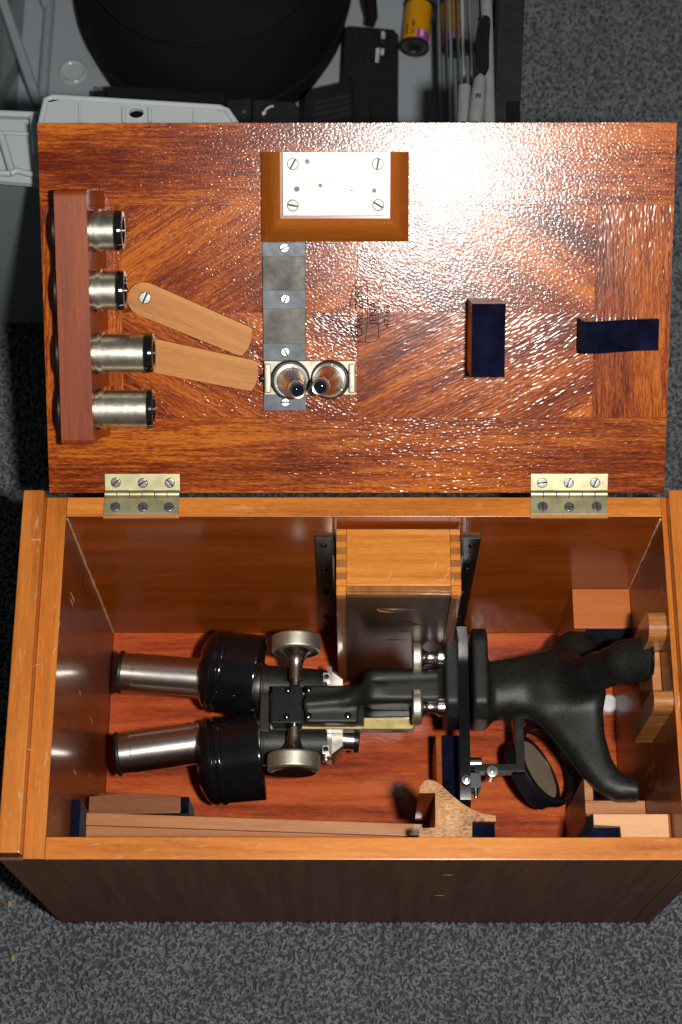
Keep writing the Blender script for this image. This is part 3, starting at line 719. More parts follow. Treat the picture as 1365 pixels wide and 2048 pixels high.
bm = BM(); box(bm, ax0 + tx + .1, ax1 - tx - .1, ay0 + .6, ay0 + 2.5, az1 - 6.95, az1 - .3, .4); obj('lid_front_edge', bm, M_accend, acc)
bm = BM()                                          # thumb groove: crescent
zc_ = az1 - 30; pts_o = [(22 + 13 * math.cos(t), zc_ + 7.5 * math.sin(t)) for t in np.linspace(math.pi * 1.02, math.pi * 1.98, 17)]
pts_i = [(22 + 13 * math.cos(t), zc_ + 2.0 * math.sin(t)) for t in np.linspace(math.pi * 1.98, math.pi * 1.02, 17)]
prism(bm, pts_o + pts_i, 0, .35, Matrix(((1, 0, 0, 0), (0, 0, -1, ay0 + 1.25), (0, 1, 0, 0), (0, 0, 0, 1)))); 
M_groove = plain('thumb_groove_wood', (.10, .026, .006), .35, coat=.5)
obj('thumb_groove', bm, M_groove, sl)
bm = BM(); tube(bm, [(22 + 13.2 * math.cos(t), ay0 + .95, zc_ + 7.7 * math.sin(t)) for t in np.linspace(math.pi * 1.05, math.pi * 1.45, 12)], [.2, .5, .7, .8, .8, .7, .6, .6, .5, .4, .3, .2], 6); obj('worn_edge', bm, M_tan, sl)
for px, py, dx, dy in ((780, 1150, 3, 5), (870, 1130, 2, 6), (893, 1150, 4, 4), (898, 1137, 3, 2), (884, 1160, 6, 1), (905, 1160, 1, 4)):
    p = at(px, py, az1); bm = BM(); tube(bm, [(p.x - dx * .5, p.y - dy * .5, az1 - .1), (p.x + .4, p.y, az1 + .1), (p.x + dx * .5, p.y + dy * .5, az1 - .1)], [.12, .4, .12], 5); obj('scratch_mark', bm, M_pale, top)
for px, py, dx, dz in ((822, 1245, 5, -3), (830, 1250, 5, 1), (808, 1262, 4, -2), (758, 1320, 3, -3), (752, 1322, 2, 3), (790, 1280, 9, 0)):
    p = aty(px, py, ay0 + 1.2); bm = BM(); tube(bm, [(p.x - dx, ay0 + 1.25, p.z - dz), (p.x, ay0 + 1.1, p.z + .5), (p.x + dx, ay0 + 1.25, p.z + dz)], [.1, .4, .1], 5); obj('scratch_mark', bm, M_engrave, sl)
bm = BM(); box(bm, ax0 + .3, ax1 - .3, ay1 - .5, ay1, az0, az1 - 7.2, 0); obj('back_board', bm, M_accside, acc)

# ---- white cap on the floor by the end wall
p = at(1224, 1407, 2); bm = BM()
lathe(bm, [(0, 0), (0, 6.6), (.8, 7.2), (7, 6.8), (8, 5.8), (8.3, 0)], Matrix.Translation(Vector((p.x + 4.0 - 6.5, p.y, ZF + .1))), 32)
tag(obj('white_cap', bm, M_white), 'small white plastic cap on the case floor behind the forked foot', 'cap')

# ---- spare objective pair on the lid rail
op = empty('objective_pair', LIDM @ (Vector((-36, 73, 3)) * S) / S, 'pair of conical nickel objectives on a slide at the foot of the lid rail', 'objective pair')
k0 = lid(529, 790, 7); k1 = lid(712, 722, 7)
bm = BM(); box(bm, k0.x, k1.x, k0.y, k1.y, 3.6, 7, .5); M_dull = plain('dull_nickel', (.40, .38, .31), .55, 1.0, var=.2, vscale=150, rvar=.08); obj('slide_plate', bm, M_dull, op, LIDM)
for a, b in ((k0.x + .3, k0.x + 4.5), (k1.x - 4.5, k1.x - .3)):
    bm = BM(); box(bm, a, b, k0.y + 1.5, k1.y - 1.5, 7.02, 10, 1.0); obj('slide_lip', bm, M_dull, op, LIDM)
bm = BM(); cyl(bm, (k0.x - 2.6, (k0.y + k1.y) / 2 - .5, 5.2), (k0.x + .2, (k0.y + k1.y) / 2 - .5, 5.2), 2.6, seg=20); obj('stop_pin', bm, M_bplas, op, LIDM)
for px, tip in (((580, 759), (596, 782)), ((662, 759), (640, 775))):
    b0 = lid(*px, 9.5); b0.z = 7.0; t0 = lid(*tip, 47.0); axv = (t0 - b0)
    M = frame(b0, axv); L = axv.length
    bm = BM(); lathe(bm, [(0, 0), (0, 11.9), (.6, 12.3), (3.2, 12.3), (3.8, 11.7), (3.8, 0)], M, 56); ob_ = obj('locking_ring', bm, M_bplas, op, LIDM)
    bm = BM(); lathe(bm, [(3.85, 0), (3.85, 11.0), (5.6, 11.0), (6.0, 10.6), (6.0, 8.9), (6.6, 8.8)], M, 56); obj('mount_flange', bm, M_steel, op, LIDM)
    bm = BM(); lathe(bm, [(6.0, 9.2), (9, 9.1), (9.6, 8.8), (L - 9, 6.0), (L - 8.6, 5.6), (L - 1, 5.3), (L - .3, 5.0), (L, 4.6), (L - .2, 3.9), (L - 1.5, 3.7)], M, 56); obj('cone_barrel', bm, M_steel, op, LIDM)
    bm = BM(); lathe(bm, [(L - 1.8, 4.1), (L - 1.5, 3.9), (L - .7, 2.2), (L - .45, 0)], M, 32); obj('front_lens', bm, M_lens, op, LIDM)
    for q in range(3):
        an = 2 * math.pi * q / 3 + .9; c0 = M @ Vector((9.9 * math.cos(an), 9.9 * math.sin(an), 5.5)); c1 = M @ Vector((9.9 * math.cos(an), 9.9 * math.sin(an), 6.6))
        bm = BM(); cyl(bm, c0, c1, .7, seg=10, bev=.2); obj('set_screw', bm, M_brass, op, LIDM)

# ================================================================== THE MICROSCOPE
mic = empty('microscope', (60, -85, 20), 'black stereo microscope with two nickel eyepieces lying on its side in the case', 'microscope')
def surface_nets(field, lo, hi, step):
    lo, hi = np.array(lo, float), np.array(hi, float); n = np.ceil((hi - lo) / step).astype(int) + 1
    ax = [lo[i] + step * np.arange(n[i]) for i in range(3)]
    G = np.stack(np.meshgrid(*ax, indexing='ij'), -1); F = field(G.reshape(-1, 3)).reshape(n)
    ins = F < 0; nc = n - 1
    acc_ = np.zeros((*nc, 3)); cnt = np.zeros(nc)
    cs = [(0, 0, 0), (1, 0, 0), (0, 1, 0), (1, 1, 0), (0, 0, 1), (1, 0, 1), (0, 1, 1), (1, 1, 1)]
    sl_ = lambda A, c: A[c[0]:c[0] + nc[0], c[1]:c[1] + nc[1], c[2]:c[2] + nc[2]]
    for i in range(8):
        for j in range(i + 1, 8):
            d_ = np.array(cs[j]) - np.array(cs[i])
            if abs(d_).sum() != 1: continue
            fa, fb = sl_(F, cs[i]), sl_(F, cs[j]); mk_ = (fa < 0) != (fb < 0)
            t = np.where(mk_, fa / np.where(fa == fb, 1, fa - fb), 0)
            acc_ += mk_[..., None] * (np.array(cs[i]) + t[..., None] * d_); cnt += mk_
    act = cnt > 0; idx = -np.ones(nc, int); idx[act] = np.arange(act.sum())
    ij = np.argwhere(act); V = lo + step * (ij + acc_[act] / cnt[act][:, None])
    faces = []
    for a in range(3):
        b, c = (a + 1) % 3, (a + 2) % 3
        s0 = [slice(1, -1)] * 3; s0[a] = slice(0, -1); s1 = list(s0); s1[a] = slice(1, None)
        A, B_ = ins[tuple(s0)], ins[tuple(s1)]; e = np.argwhere(A != B_)
        if not len(e): continue
        base = e.copy(); base[:, b] += 1; base[:, c] += 1
        def cell(db, dc):
            q = base.copy(); q[:, b] -= db; q[:, c] -= dc; return idx[q[:, 0], q[:, 1], q[:, 2]]
        Q = np.stack([cell(1, 1), cell(0, 1), cell(0, 0), cell(1, 0)], 1)
        fl_ = A[tuple(e.T)]; Q[~fl_] = Q[~fl_][:, ::-1]; faces.append(Q)
    return V, np.concatenate(faces)
def sd_cap(P, a, b, ra, rb):
    a, b = np.array(a), np.array(b); d_ = b - a; t = np.clip(((P - a) @ d_) / (d_ @ d_), 0, 1)
    return np.linalg.norm(P - a - t[:, None] * d_, axis=1) - (ra + (rb - ra) * t)
def sd_box(P, c, h, r, Rm=None):
    q = P - np.array(c)
    if Rm is not None: q = q @ Rm
    q = np.abs(q) - (np.array(h) - r)
    return np.linalg.norm(np.maximum(q, 0), axis=1) + np.minimum(q.max(1), 0) - r
def smin(a, b, k):
    h = np.clip(.5 + .5 * (b - a) / k, 0, 1); return b * (1 - h) + a * h - k * h * (1 - h)
def smax(a, b, k): return -smin(-a, -b, k)
def sdf_obj(name, field, lo, hi, step, mat, parent, smooth=2):
    V, Fq = surface_nets(field, lo, hi, step)
    me = bpy.data.meshes.new(name); me.from_pydata((V * S).tolist(), [], Fq.tolist()); me.update()
    bm = bmesh.new(); bm.from_mesh(me)
    for _ in range(smooth): bmesh.ops.smooth_vert(bm, verts=bm.verts, factor=.5, use_axis_x=True, use_axis_y=True, use_axis_z=True)
    bmesh.ops.recalc_face_normals(bm, faces=bm.faces); bm.to_mesh(me); bm.free()
    return obj(name, me, mat, parent, angle=60)
v3 = lambda px, py, z: np.array(at(px, py, z))

ZA = 98.0                                           # column / arm axis
h0 = v3(985, 1388, ZA); h1 = v3(1100, 1378, 104); A1 = v3(1196, 1342, 148); A2 = v3(1255, 1323, 180); A3 = v3(1301, 1315, 196)
Bm = v3(1165, 1460, 112); B1 = v3(1200, 1530, 112); B2 = v3(1232, 1572, 116); B3 = v3(1282, 1588, 120)
Cm = v3(1150, 1305, 84); C2 = v3(1225, 1272, 60)
fl_c = (v3(941, 1358, ZA) + v3(973, 1358, ZA)) / 2
def chamfer_flange(P, c, hx):
    Rm = np.array([[1, 0, 0], [0, math.cos(R(45)), -math.sin(R(45))], [0, math.sin(R(45)), math.cos(R(45))]])
    return smax(sd_box(P, c, (hx, 32.5, 27), 1.6), sd_box(P, c, (hx + 3, 35.5, 35.5), 1, Rm), 2)
ST = [(975, 1337, 100), (990, 1324, 100), (1015, 1320, 102), (1060, 1312, 104), (1110, 1305, 107), (1160, 1318, 114), (1196, 1345, 121), (1214, 1385, 121), (1207, 1425, 117), (1210, 1470, 115),
      (1223, 1518, 115), (1240, 1545, 116), (1265, 1557, 118), (1292, 1561, 120), (1292, 1600, 120), (1232, 1601, 116), (1197, 1586, 114), (1168, 1555, 112), (1130, 1502, 110),
      (1090, 1453, 108), (1055, 1430, 105), (1020, 1421, 102), (992, 1431, 100), (975, 1440, 100)]
SV = np.array([v3(*q) for q in ST])
def poly_sd(P2, V):
    d2 = np.full(len(P2), 1e18); ins = np.zeros(len(P2), bool); n = len(V)
    for i in range(n):
        a, b = V[i], V[(i + 1) % n]; e = b - a; w = P2 - a
        t = np.clip((w @ e) / (e @ e), 0, 1); q = w - t[:, None] * e; d2 = np.minimum(d2, (q * q).sum(1))
        c1 = (a[1] <= P2[:, 1]) != (b[1] <= P2[:, 1])
        with np.errstate(divide='ignore', invalid='ignore'):
            xi = a[0] + (P2[:, 1] - a[1]) / (b[1] - a[1] if b[1] != a[1] else 1e-9) * e[0]
        ins ^= c1 & (P2[:, 0] < xi)
    return np.where(ins, -1, 1) * np.sqrt(d2)
def stand(P):
    w = 1.0 / (((P[:, None, :2] - SV[None, ::2, :2]) ** 2).sum(2) + 60.0) if False else None
    num = np.zeros(len(P)); den = np.zeros(len(P))
    for q in SV:
        ww = 1.0 / (((P[:, 0] - q[0]) ** 2 + (P[:, 1] - q[1]) ** 2) + 120.0); num += ww * q[2]; den += ww
    zm = num / den
    d2 = poly_sd(P[:, :2], SV[:, :2])
    c_ = smax(d2 * .93, np.abs(P[:, 2] - zm + 3) - 11.5, 9)        # flat forked casting with rounded edges
    d_ = sd_cap(P, h0 - np.array([6, 0, 0]), h0 + np.array([14, 0, 0]), 15.5, 15.5)
    d_ = smin(d_, sd_cap(P, h0 + np.array([8, 0, 0]), h1 + np.array([0, 6, 2]), 15, 13), 8)
    d_ = smin(d_, c_, 6)
    la = sd_cap(P, h1 + np.array([6, 4, 3]), A1, 11, 12.2); la = smin(la, sd_cap(P, A1, A2, 12.2, 14.0), 4); la = smin(la, sd_cap(P, A2, A3 + np.array([14, 0, 4]), 14.0, 15.2), 3)
    d_ = smin(d_, la, 15)
    d_ = smin(d_, sd_cap(P, h1, Cm, 17, 14), 9); d_ = smin(d_, sd_cap(P, Cm, C2, 14, 11), 6)
    d_ = smin(d_, chamfer_flange(P, fl_c + np.array([0, 0, -2]), 5.6), 8)
    d_ = smax(d_, P[:, 0] - A3[0], .8)
    return smax(d_, -(P[:, 0] - (fl_c[0] - 5.6)), .8)
sdf_obj('stand', stand, (60, -180, 30), (200, 5, 222), 1.35, M_crinkle, mic)
bm = BM(); lathe(bm, [(0, 0), (0, 13), (.8, 13.8), (2.0, 13.8), (2.0, 0)], frame(Vector(A3) + Vector((-1.4, 0, 0)), (1, 0, 0)), 40); obj('foot_pad', bm, M_enamel, mic)

# stage: black plate clamped between the two flanges
sx0 = at(915.5, 1385, 100).x; sx1 = at(938, 1385, 100).x
bm = BM(); n = 10
yz = [(-27, 30), (-27, 98), (-30, 104)] + [(-62, 106), (-90, 106), (-130, 104)] + [(-152, 100), (-158, 92), (-158, 30), (-150, 14), (-36, 14)]
prism(bm, yz, sx0 + .3, sx1 - .3, Matrix(((0, 0, 1, 0), (1, 0, 0, 0), (0, 1, 0, 0), (0, 0, 0, 1))))
stage = obj('stage_plate', bm, M_enamel, mic)
p = at(933, 1560, 106)
bm = BM(); cyl(bm, (p.x, p.y, 101), (p.x, p.y, 108), 3.4, seg=24); cyl(bm, (p.x, p.y, 108), (p.x, p.y, 112), 1.6, seg=16); obj('stage_screw', bm, M_steel, stage)
bm = BM(); box(bm, sx1 + .1, sx1 + 6, -66, -48, 40, 70, .5); obj('stage_clip', bm, M_white if False else M_grey, stage)

# arm
a0 = v3(880, 1377, ZA); a1 = v3(800, 1377, ZA); a2 = v3(738, 1386, ZA - 3); a3 = v3(692, 1401, 94); a4 = v3(612, 1408, 94.5)
fa_c = (v3(888, 1358, ZA) + v3(914, 1358, ZA)) / 2
pl_c = (v3(608, 1407, 96) + v3(726, 1407, 96)) / 2; pl_h = np.abs(v3(726, 1445, 96) - v3(608, 1369, 96)) / 2
def arm(P):
    ab = v3(735, 1380, ZA)
    d_ = sd_box(P, ((ab[0] + a0[0]) / 2 + 3, a0[1], ZA - 2), ((a0[0] - ab[0]) / 2 + 4, 12.6, 12.5), 5)
    d_ = smin(d_, sd_cap(P, np.array([ab[0] + 6, a0[1] - 1, ZA]), a3, 9.0, 4.6), 7)
    d_ = smax(d_, -sd_cap(P, v3(880, 1354, ZA + 12.5), v3(750, 1360, ZA + 12), 2.2, 2.0), 1.5); d_ = smin(d_, sd_cap(P, a3, a4, 4.5, 3.4), 3)
    plate = sd_box(P, (pl_c[0] - 1, pl_c[1], 86), (pl_h[0] - 2, pl_h[1], 9.5), 1.2)
    d_ = smin(d_, plate, 3.5)
    d_ = smin(d_, chamfer_flange(P, fa_c + np.array([0, 0, -2]), 5.0), 6)
    d_ = smax(d_, P[:, 0] - (fa_c[0] + 5.0), .8)
    return smax(d_, -(P[:, 0] - (v3(606, 1407, 96)[0])), .6)
sdf_obj('arm', arm, (-50, -125, 55), (75, -25, 125), 1.3, M_crinkle, mic)
def topscrew(px, py, z, r, parent, mat=M_enamel):
    p = at(px, py, z); bm = BM(); lathe(bm, [(0, r * 1.05), (.5, r), (1.3, r * .8), (1.7, r * .3), (1.75, 0)], Matrix.Translation(p), 24); return obj('cap_screw', bm, mat, parent)
for px, py in ((617, 1378), (617, 1432), (696, 1431)): topscrew(px, py, 95.2, 2.4, mic)
# bearing block for the pinion
k0, k1 = at(545, 1372, 100), at(604, 1445, 100)
bm = BM(); box(bm, k0.x, k1.x, k1.y, k0.y, 80, 100, .5); blk2 = obj('pinion_block', bm, M_blackm, mic)
for px, py in ((576, 1379), (573, 1432)): topscrew(px, py, 100, 2.4, blk2)
# brass slide under the arm
s0, s1 = at(541, 1457, 84), at(826, 1457, 84)
bm = BM(); box(bm, s0.x, s1.x, s0.y, s0.y + 26, 76, 83.5, .3); M_oldbrass = plain('dull_brass', (.46, .37, .15), .5, 1.0, var=.25, vscale=120, rvar=.1)
sl_o = obj('brass_slide', bm, M_oldbrass, mic)
bm = BM(); box(bm, s0.x + 6, s1.x - 34, s0.y + 1.2, s0.y + 24, 83.55, 86.5, .4); obj('gib_strip', bm, M_blackm, sl_o)
bm = BM(); box(bm, s0.x - .5, s1.x + .4, s0.y - .8, s0.y - .05, 75.5, 84.5, .2); obj('slide_edge', bm, M_blackm, sl_o)
r0, r1 = at(727, 1412, 86), at(822, 1420, 86)
bm = BM(); box(bm, r0.x, r1.x, r1.y - 6, r1.y + 3, 78, 86.5, .4); rk = obj('rack_guard', bm, M_enamel, sl_o)
for k in range(26):
    x = r0.x + 3 + (r1.x - r0.x - 5) * k / 25
    bm = BM(); box(bm, x, x + .7, r1.y + 1.6, r1.y + 4.2, 84, 88, .12, 1); obj('rack_tooth', bm, M_steel, sl_o)
# focus knobs
def knob(name, p, d_, R_, T, stem_end, rs):
    root = None
    p = Vector(p); d_ = Vector(d_).normalized(); M = frame(p, d_)
    nseg, rows = 132, 12
    prof = [(.3, R_ * .88), (.5, R_ * .92), (1.2, R_ - .4)] + [(1.4 + (T - 2.8) * k / rows, R_) for k in range(rows + 1)] + [(T - 1.0, R_ - .4), (T - .4, R_ - 1.2)]
    bm = BM(); lathe(bm, prof + [(T - .4, R_ * .9)], M, nseg, wob=.16, wn=1, wr=(1.3, T - 1.3))
    w = obj(name, bm, M_knurl, mic, angle=70)
    bm = BM(); lathe(bm, [(3.2, 0), (2.9, R_ * .3), (1.6, R_ * .6), (.3, R_ * .8), (-.1, R_ * .86), (.2, R_ * .9)], M, 64); obj('knob_face', bm, M_steel, w)
    pr = [(T - .5, R_ * .9)] + [(T - .4 + 13 * (1 - math.cos(t)) * .9, rs + (R_ * .88 - rs) * (1 - math.sin(t))) for t in np.linspace(0, math.pi / 2, 12)]
    e_ = (Vector(stem_end) - p).length
    pr += [(pr[-1][0] + .3, rs), (e_ - 4, rs), (e_ - 3.6, rs * .62), (e_, rs * .62), (e_, 0)]
    bm = BM(); lathe(bm, pr, M, 56); obj('knob_stem', bm, M_steel, w)
    return w
kz = 92
kp = at(592, 1272, kz); ke = at(592, 1372, kz); knob('focus_knob', (ke.x, kp.y, kz), (0, -1, 0), 17.2, 12.5, (ke.x, ke.y, kz), 4.6)
kp = at(587, 1545, kz); ke = at(589, 1446, kz); knob('focus_knob', (ke.x, kp.y, kz), (0, 1, 0), 18.2, 13, (ke.x, ke.y, kz), 4.6)
# clamp thumbscrews through the arm flange
for py in (1312, 1411):
    z = 112; p = at(826, py, z); e = at(887, py, z); rr = 12.4
    nseg = 110
    M = frame((p.x, p.y, z - 4), (1, 0, 0))
    prof = [(0, 0), (0, rr - 1), (.4, rr - .3)] + [(.6 + k * .45, rr + (.0 if k % 2 else -.28)) for k in range(11)] + [(5.6, rr - .4), (6.0, rr - 1)]
    bm = BM(); lathe(bm, prof, M, nseg, wob=.10, wn=1, wr=(.5, 5.4)); w = obj('clamp_screw', bm, M_knurl, mic, angle=70)
    L = e.x - p.x
    pr = [(5.9, rr - 1)] + [(6 + 5.5 * (1 - math.cos(t)), 4.2 + (rr - 1.5 - 4.2) * (1 - math.sin(t))) for t in np.linspace(0, math.pi / 2, 9)] + [(L - 6, 4.2), (L - 4.5, 5.2), (L - 3.2, 6.4), (L + 1, 6.4)]
    bm = BM(); lathe(bm, pr, M, 48); obj('screw_neck', bm, M_steel, w)

# optical body: two tubes, prism drums, eyepieces
ZT = 60.0
def axis_pts(p, q): a, b = at(*p, ZT), at(*q, ZT); return a, (b - a).normalized(), (b - a).length
specs = [dict(e0=(238, 1344), e1=(400, 1357), dc=(405, 1335), dc2=(518, 1350), dr=30.8, sl=.18, t0=(500, 1372), t1=(655, 1380), lab='upper'),
         dict(e0=(232, 1509), e1=(398, 1487), dc=(398, 1528), dc2=(523, 1510), dr=31.8, sl=-.14, t0=(500, 1486), t1=(655, 1487), lab='lower')]
for i, s in enumerate(specs):
    a, d_, L = axis_pts(s['e0'], s['e1']); M = frame(a, d_)
    bm = BM(); lathe(bm, [(0, 0), (0, 13.6), (.5, 15.2), (1.6, 15.9), (2.8, 15.6), (3.4, 14.6), (3.4, 14.2)], M, 56); ey = obj('eyepiece_tube', bm, M_bplas, mic)
    bm = BM(); lathe(bm, [(3.2, 14.2), (11.5, 14.2), (11.6, 14.0)], M, 56); obj('eyepiece_collar', bm, M_steel, ey)
    bm = BM(); lathe(bm, [(11.5, 14.0), (12.0, 14.5), (L - 1, 14.5), (L - .4, 15.2), (L + 2, 15.2), (L + 2, 14)], M, 56); obj('nickel_sleeve', bm, M_steel, ey)
    c0, c1 = at(*s['dc'], ZT), at(*s['dc2'], ZT); dd_ = (at(s['dc'][0] + 100, s['dc'][1] + 100 * s['sl'], ZT) - c0).normalized(); Ld = (c1 - c0).length; M = frame(c0, dd_); rr = s['dr']
    prof = [(2.0, 0), (2.0, 14), (0, 15.5), (-.6, 17), (.6, 20), (3, rr - 6), (5, rr - 3.6), (6.5, rr - 3.0), (7.4, rr - 2.0), (9.0, rr - 1.3), (10.6, rr - 1.4), (11.5, rr - 2.2), (12.6, rr - 2.2), (13.6, rr - .9), (15.6, rr - .4), (17.2, rr - .9), (17.8, rr - 1.6),
            (Ld - 4, rr - .3), (Ld - 1.4, rr), (Ld - .4, rr - .2), (Ld, rr - .9), (Ld - .3, rr - 1.6), (Ld - 3, rr - 1.8), (Ld - 3, 0)]
    bm = BM(); lathe(bm, prof, M, 72); obj('prism_drum', bm, M_enamel, mic)
    a, d_, L = axis_pts(s['t0'], s['t1']); M = frame(a, d_)
    bm = BM(); lathe(bm, [(2, 0), (2, 15.8), (3, 16.6), (8.0, 16.9), (9, 16.2), (9.2, 15.8)], M, 56); obj('chrome_collar', bm, M_steel, mic)
    bm = BM(); lathe(bm, [(9, 16.6), (10.5, 16.4), (12, 15.6), (L - 8, 14.6), (L - 6, 14.2), (L, 13.8), (L, 0)], M, 56); obj('body_tube', bm, M_crinkle, mic)
bm = BM(); g0, g1 = at(522, 1395, 66), at(600, 1470, 66); box(bm, g0.x, g1.x, g1.y, g0.y, 50, 76, 1); obj('body_bridge', bm, M_crinkle, mic)
# objective carrier: steel plate across the tube ends, two corner blocks, objectives
c0, c1 = at(656, 1337, 62), at(666, 1528, 62)
bm = BM()
pl = [(c0.y, 62), (c0.y - 2, 74), (c1.y + 2, 74), (c1.y, 62), (c1.y + 4, 44), (c0.y - 4, 44)]
prism(bm, pl, c0.x, c0.x + 3.2, Matrix(((0, 0, 1, 0), (1, 0, 0, 0), (0, 1, 0, 0), (0, 0, 0, 1))), bev=.3); car = obj('objective_carrier', bm, M_steel, mic)
pl2 = [(c0.y + .5, 60), (c0.y - 5, 71), (c1.y + 5, 71), (c1.y - .5, 60), (c1.y + 7, 46), (c0.y - 7, 46)]
bm = BM(); prism(bm, pl2, c0.x + 3.25, c0.x + 11, Matrix(((0, 0, 1, 0), (1, 0, 0, 0), (0, 1, 0, 0), (0, 0, 0, 1))), top=[(y * .8 + .2 * (c0.y + c1.y) / 2, z) for y, z in pl2], bev=.3); obj('dovetail_slide', bm, M_nickel, car)
for pa, pb in (((647, 1345), (660, 1363)), ((645, 1490), (659, 1507))):
    q0, q1 = at(*pa, 77), at(*pb, 77)
    bm = BM(); box(bm, q0.x, q1.x, q1.y, q0.y, 60, 77, .3); cb_ = obj('corner_block_clip', bm, M_nickel, car); cb_.name = 'clip_block'; W[cb_.name] = Matrix()
    bm = BM(); pc = (q0 + q1) / 2; lathe(bm, [(0, 1.9), (.4, 1.9), (.9, 1.2), (1.0, 0)], Matrix.Translation((pc.x, pc.y, 77)), 20); obj('clip_screw', bm, M_enamel, cb_)
bm = BM(); q = at(653, 1517, 66); cyl(bm, (q.x, q.y - 2, 66), (q.x, q.y + 3.5, 66), 3, seg=20); obj('detent_pin', bm, M_nickel, car)
for p0_, p1_, vis in (((678, 1478), (726, 1482), 1), ((678, 1408), (726, 1404), 0)):
    a = at(*p0_, 56); b = at(*p1_, 56); d_ = (b - a).normalized(); M = frame(a, d_); L = (b - a).length
    bm = BM(); lathe(bm, [(-3, 0), (-3, 11.5), (-2, 12.2), (1.5, 12.2), (2.3, 11.4), (2.3, 0)], M, 48); ol = obj('objective', bm, M_enamel, mic)
    bm = BM(); lathe(bm, [(2.3, 7.6), (11.2, 7.3), (11.2, 0)], M, 48); obj('objective_barrel', bm, M_steel, ol)
    bm = BM(); lathe(bm, [(11.2, 8.4), (11.6, 8.9), (14.2, 8.7), (14.8, 8.0), (14.8, 0)], M, 64, wob=.12, wn=1, wr=(11.5, 14.3)); obj('objective_front', bm, M_blackm, ol)
# mirror under the stage with its fork
mc = Vector(at(1092, 1532, 50)); mn = Vector((.66, .22, .70)).normalized()
M = frame(mc, mn); Ro = 30.0
bm = BM(); lathe(bm, [(-4, Ro - 3), (-4, Ro - .5), (-3.4, Ro), (3.4, Ro), (4, Ro - .5), (4, Ro - 3), (-4, Ro - 3)], M, 72); mr = obj('mirror_ring', bm, M_blackm, mic)
M2 = frame(Vector(at(1076, 1540, 52)), Vector((.78, .335, .50)))
bm = BM(); lathe(bm, [(-11, 0), (-11, 25), (-10, 26.2), (-1, 26.8), (1.2, 26.4), (1.6, 25.4), (1.4, 22.6), (.6, 22.2)], M2, 72); cell_ = obj('mirror_cell', bm, M_blackm, mr)
bm = BM(); lathe(bm, [(.4, 22.4), (.7, 22.2), (.7, 0)], M2, 64); obj('mirror_glass', bm, M_mirror, cell_)
f0 = at(1050, 1545, 78); f1 = at(1040, 1425, 78); f2 = at(960, 1540, 78)
bm = BM(); box(bm, f1.x - 4.2, f1.x + 2.2, f0.y, f1.y, 66, 80, .4); fk = obj('mirror_fork', bm, M_blackm, mic)
bm = BM(); box(bm, f2.x - 4, f1.x + 2, f0.y + .2, f0.y + 5.5, 68, 80.5, .3); obj('fork_arm', bm, M_blackm, fk)
q = at(985, 1542, 84); bm = BM(); cyl(bm, (q.x, q.y, 68), (q.x, q.y, 84.5), 4.2, seg=28); cyl(bm, (q.x, q.y, 84.5), (q.x, q.y, 85.2), 1.6, seg=12); pv = obj('pivot_screw', bm, M_steel, fk)
q = at(957, 1523, 82); bm = BM(); cyl(bm, (sx1 + .2, q.y, 76), (at(965, 1523, 82).x, q.y, 76), 4.4, seg=28); obj('fork_pin', bm, M_steel, fk)
q0, q1 = at(944, 1545, 82), at(963, 1575, 82); bm = BM(); box(bm, sx1 + .2, q1.x, q1.y, q0.y, 60, 82, .3); obj('fork_clamp', bm, M_blued, fk)
q = at(952, 1588, 76); bm = BM(); cyl(bm, (q.x, q.y - 3, 76), (q.x, q.y + 4, 76), 1.5, seg=12); obj('clamp_pin', bm, M_steel, fk)

# ================================================================== BEHIND THE CASE
binr = empty('storage_bin', (-110, 500, 0), 'large translucent plastic storage bin behind the lid, full of camera gear', 'storage bin')
XL0, XL1, XR0, XR1, YF0, YF1, YBk, ZR = -296, -322, 74, 82, 266, 224, 780, 296
def slab(name, pts, thick, mat, parent, n=(0, 0, 1), bev=0):
    """a sheet through 4 corner points with real thickness"""
    p = [Vector(q) for q in pts]; nn = (p[1] - p[0]).cross(p[3] - p[0]).normalized() * thick
    bm = BM(); a = [bm.verts.new(q) for q in p]; b = [bm.verts.new(q + nn) for q in p]
    bm.faces.new(a[::-1]); bm.faces.new(b)
    for i in range(4): bm.faces.new((a[i], a[(i + 1) % 4], b[(i + 1) % 4], b[i]))
    return obj(name, bm, mat, parent)
slab('bin_floor', [(XL0, YF0 + 2, 1), (XR0, YF0 + 2, 1), (XR0, YBk, 1), (XL0, YBk, 1)], 2, M_binfloor, binr)
slab('front_wall', [(XL0, YF0, 1), (XR0, YF0, 1), (XR1, YF1, ZR), (XL1, YF1, ZR)], 2, M_bin, binr)
lw = slab('side_wall', [(XL0, YBk, 1), (XL0, YF0 + 2, 1), (XL1, YF1 + 2, ZR), (XL1, YBk, ZR)], 2, M_bin, binr)
slab('side_wall', [(XR0, YF0 + 2, 1), (XR0, YBk, 1), (XR1, YBk, ZR), (XR1, YF1 + 2, ZR)], 2, M_clear, binr)
slab('back_wall', [(XR0, YBk + .1, 1), (XL0, YBk + .1, 1), (XL1, YBk + 30, ZR), (XR1, YBk + 30, ZR)], 2, M_bin, binr)
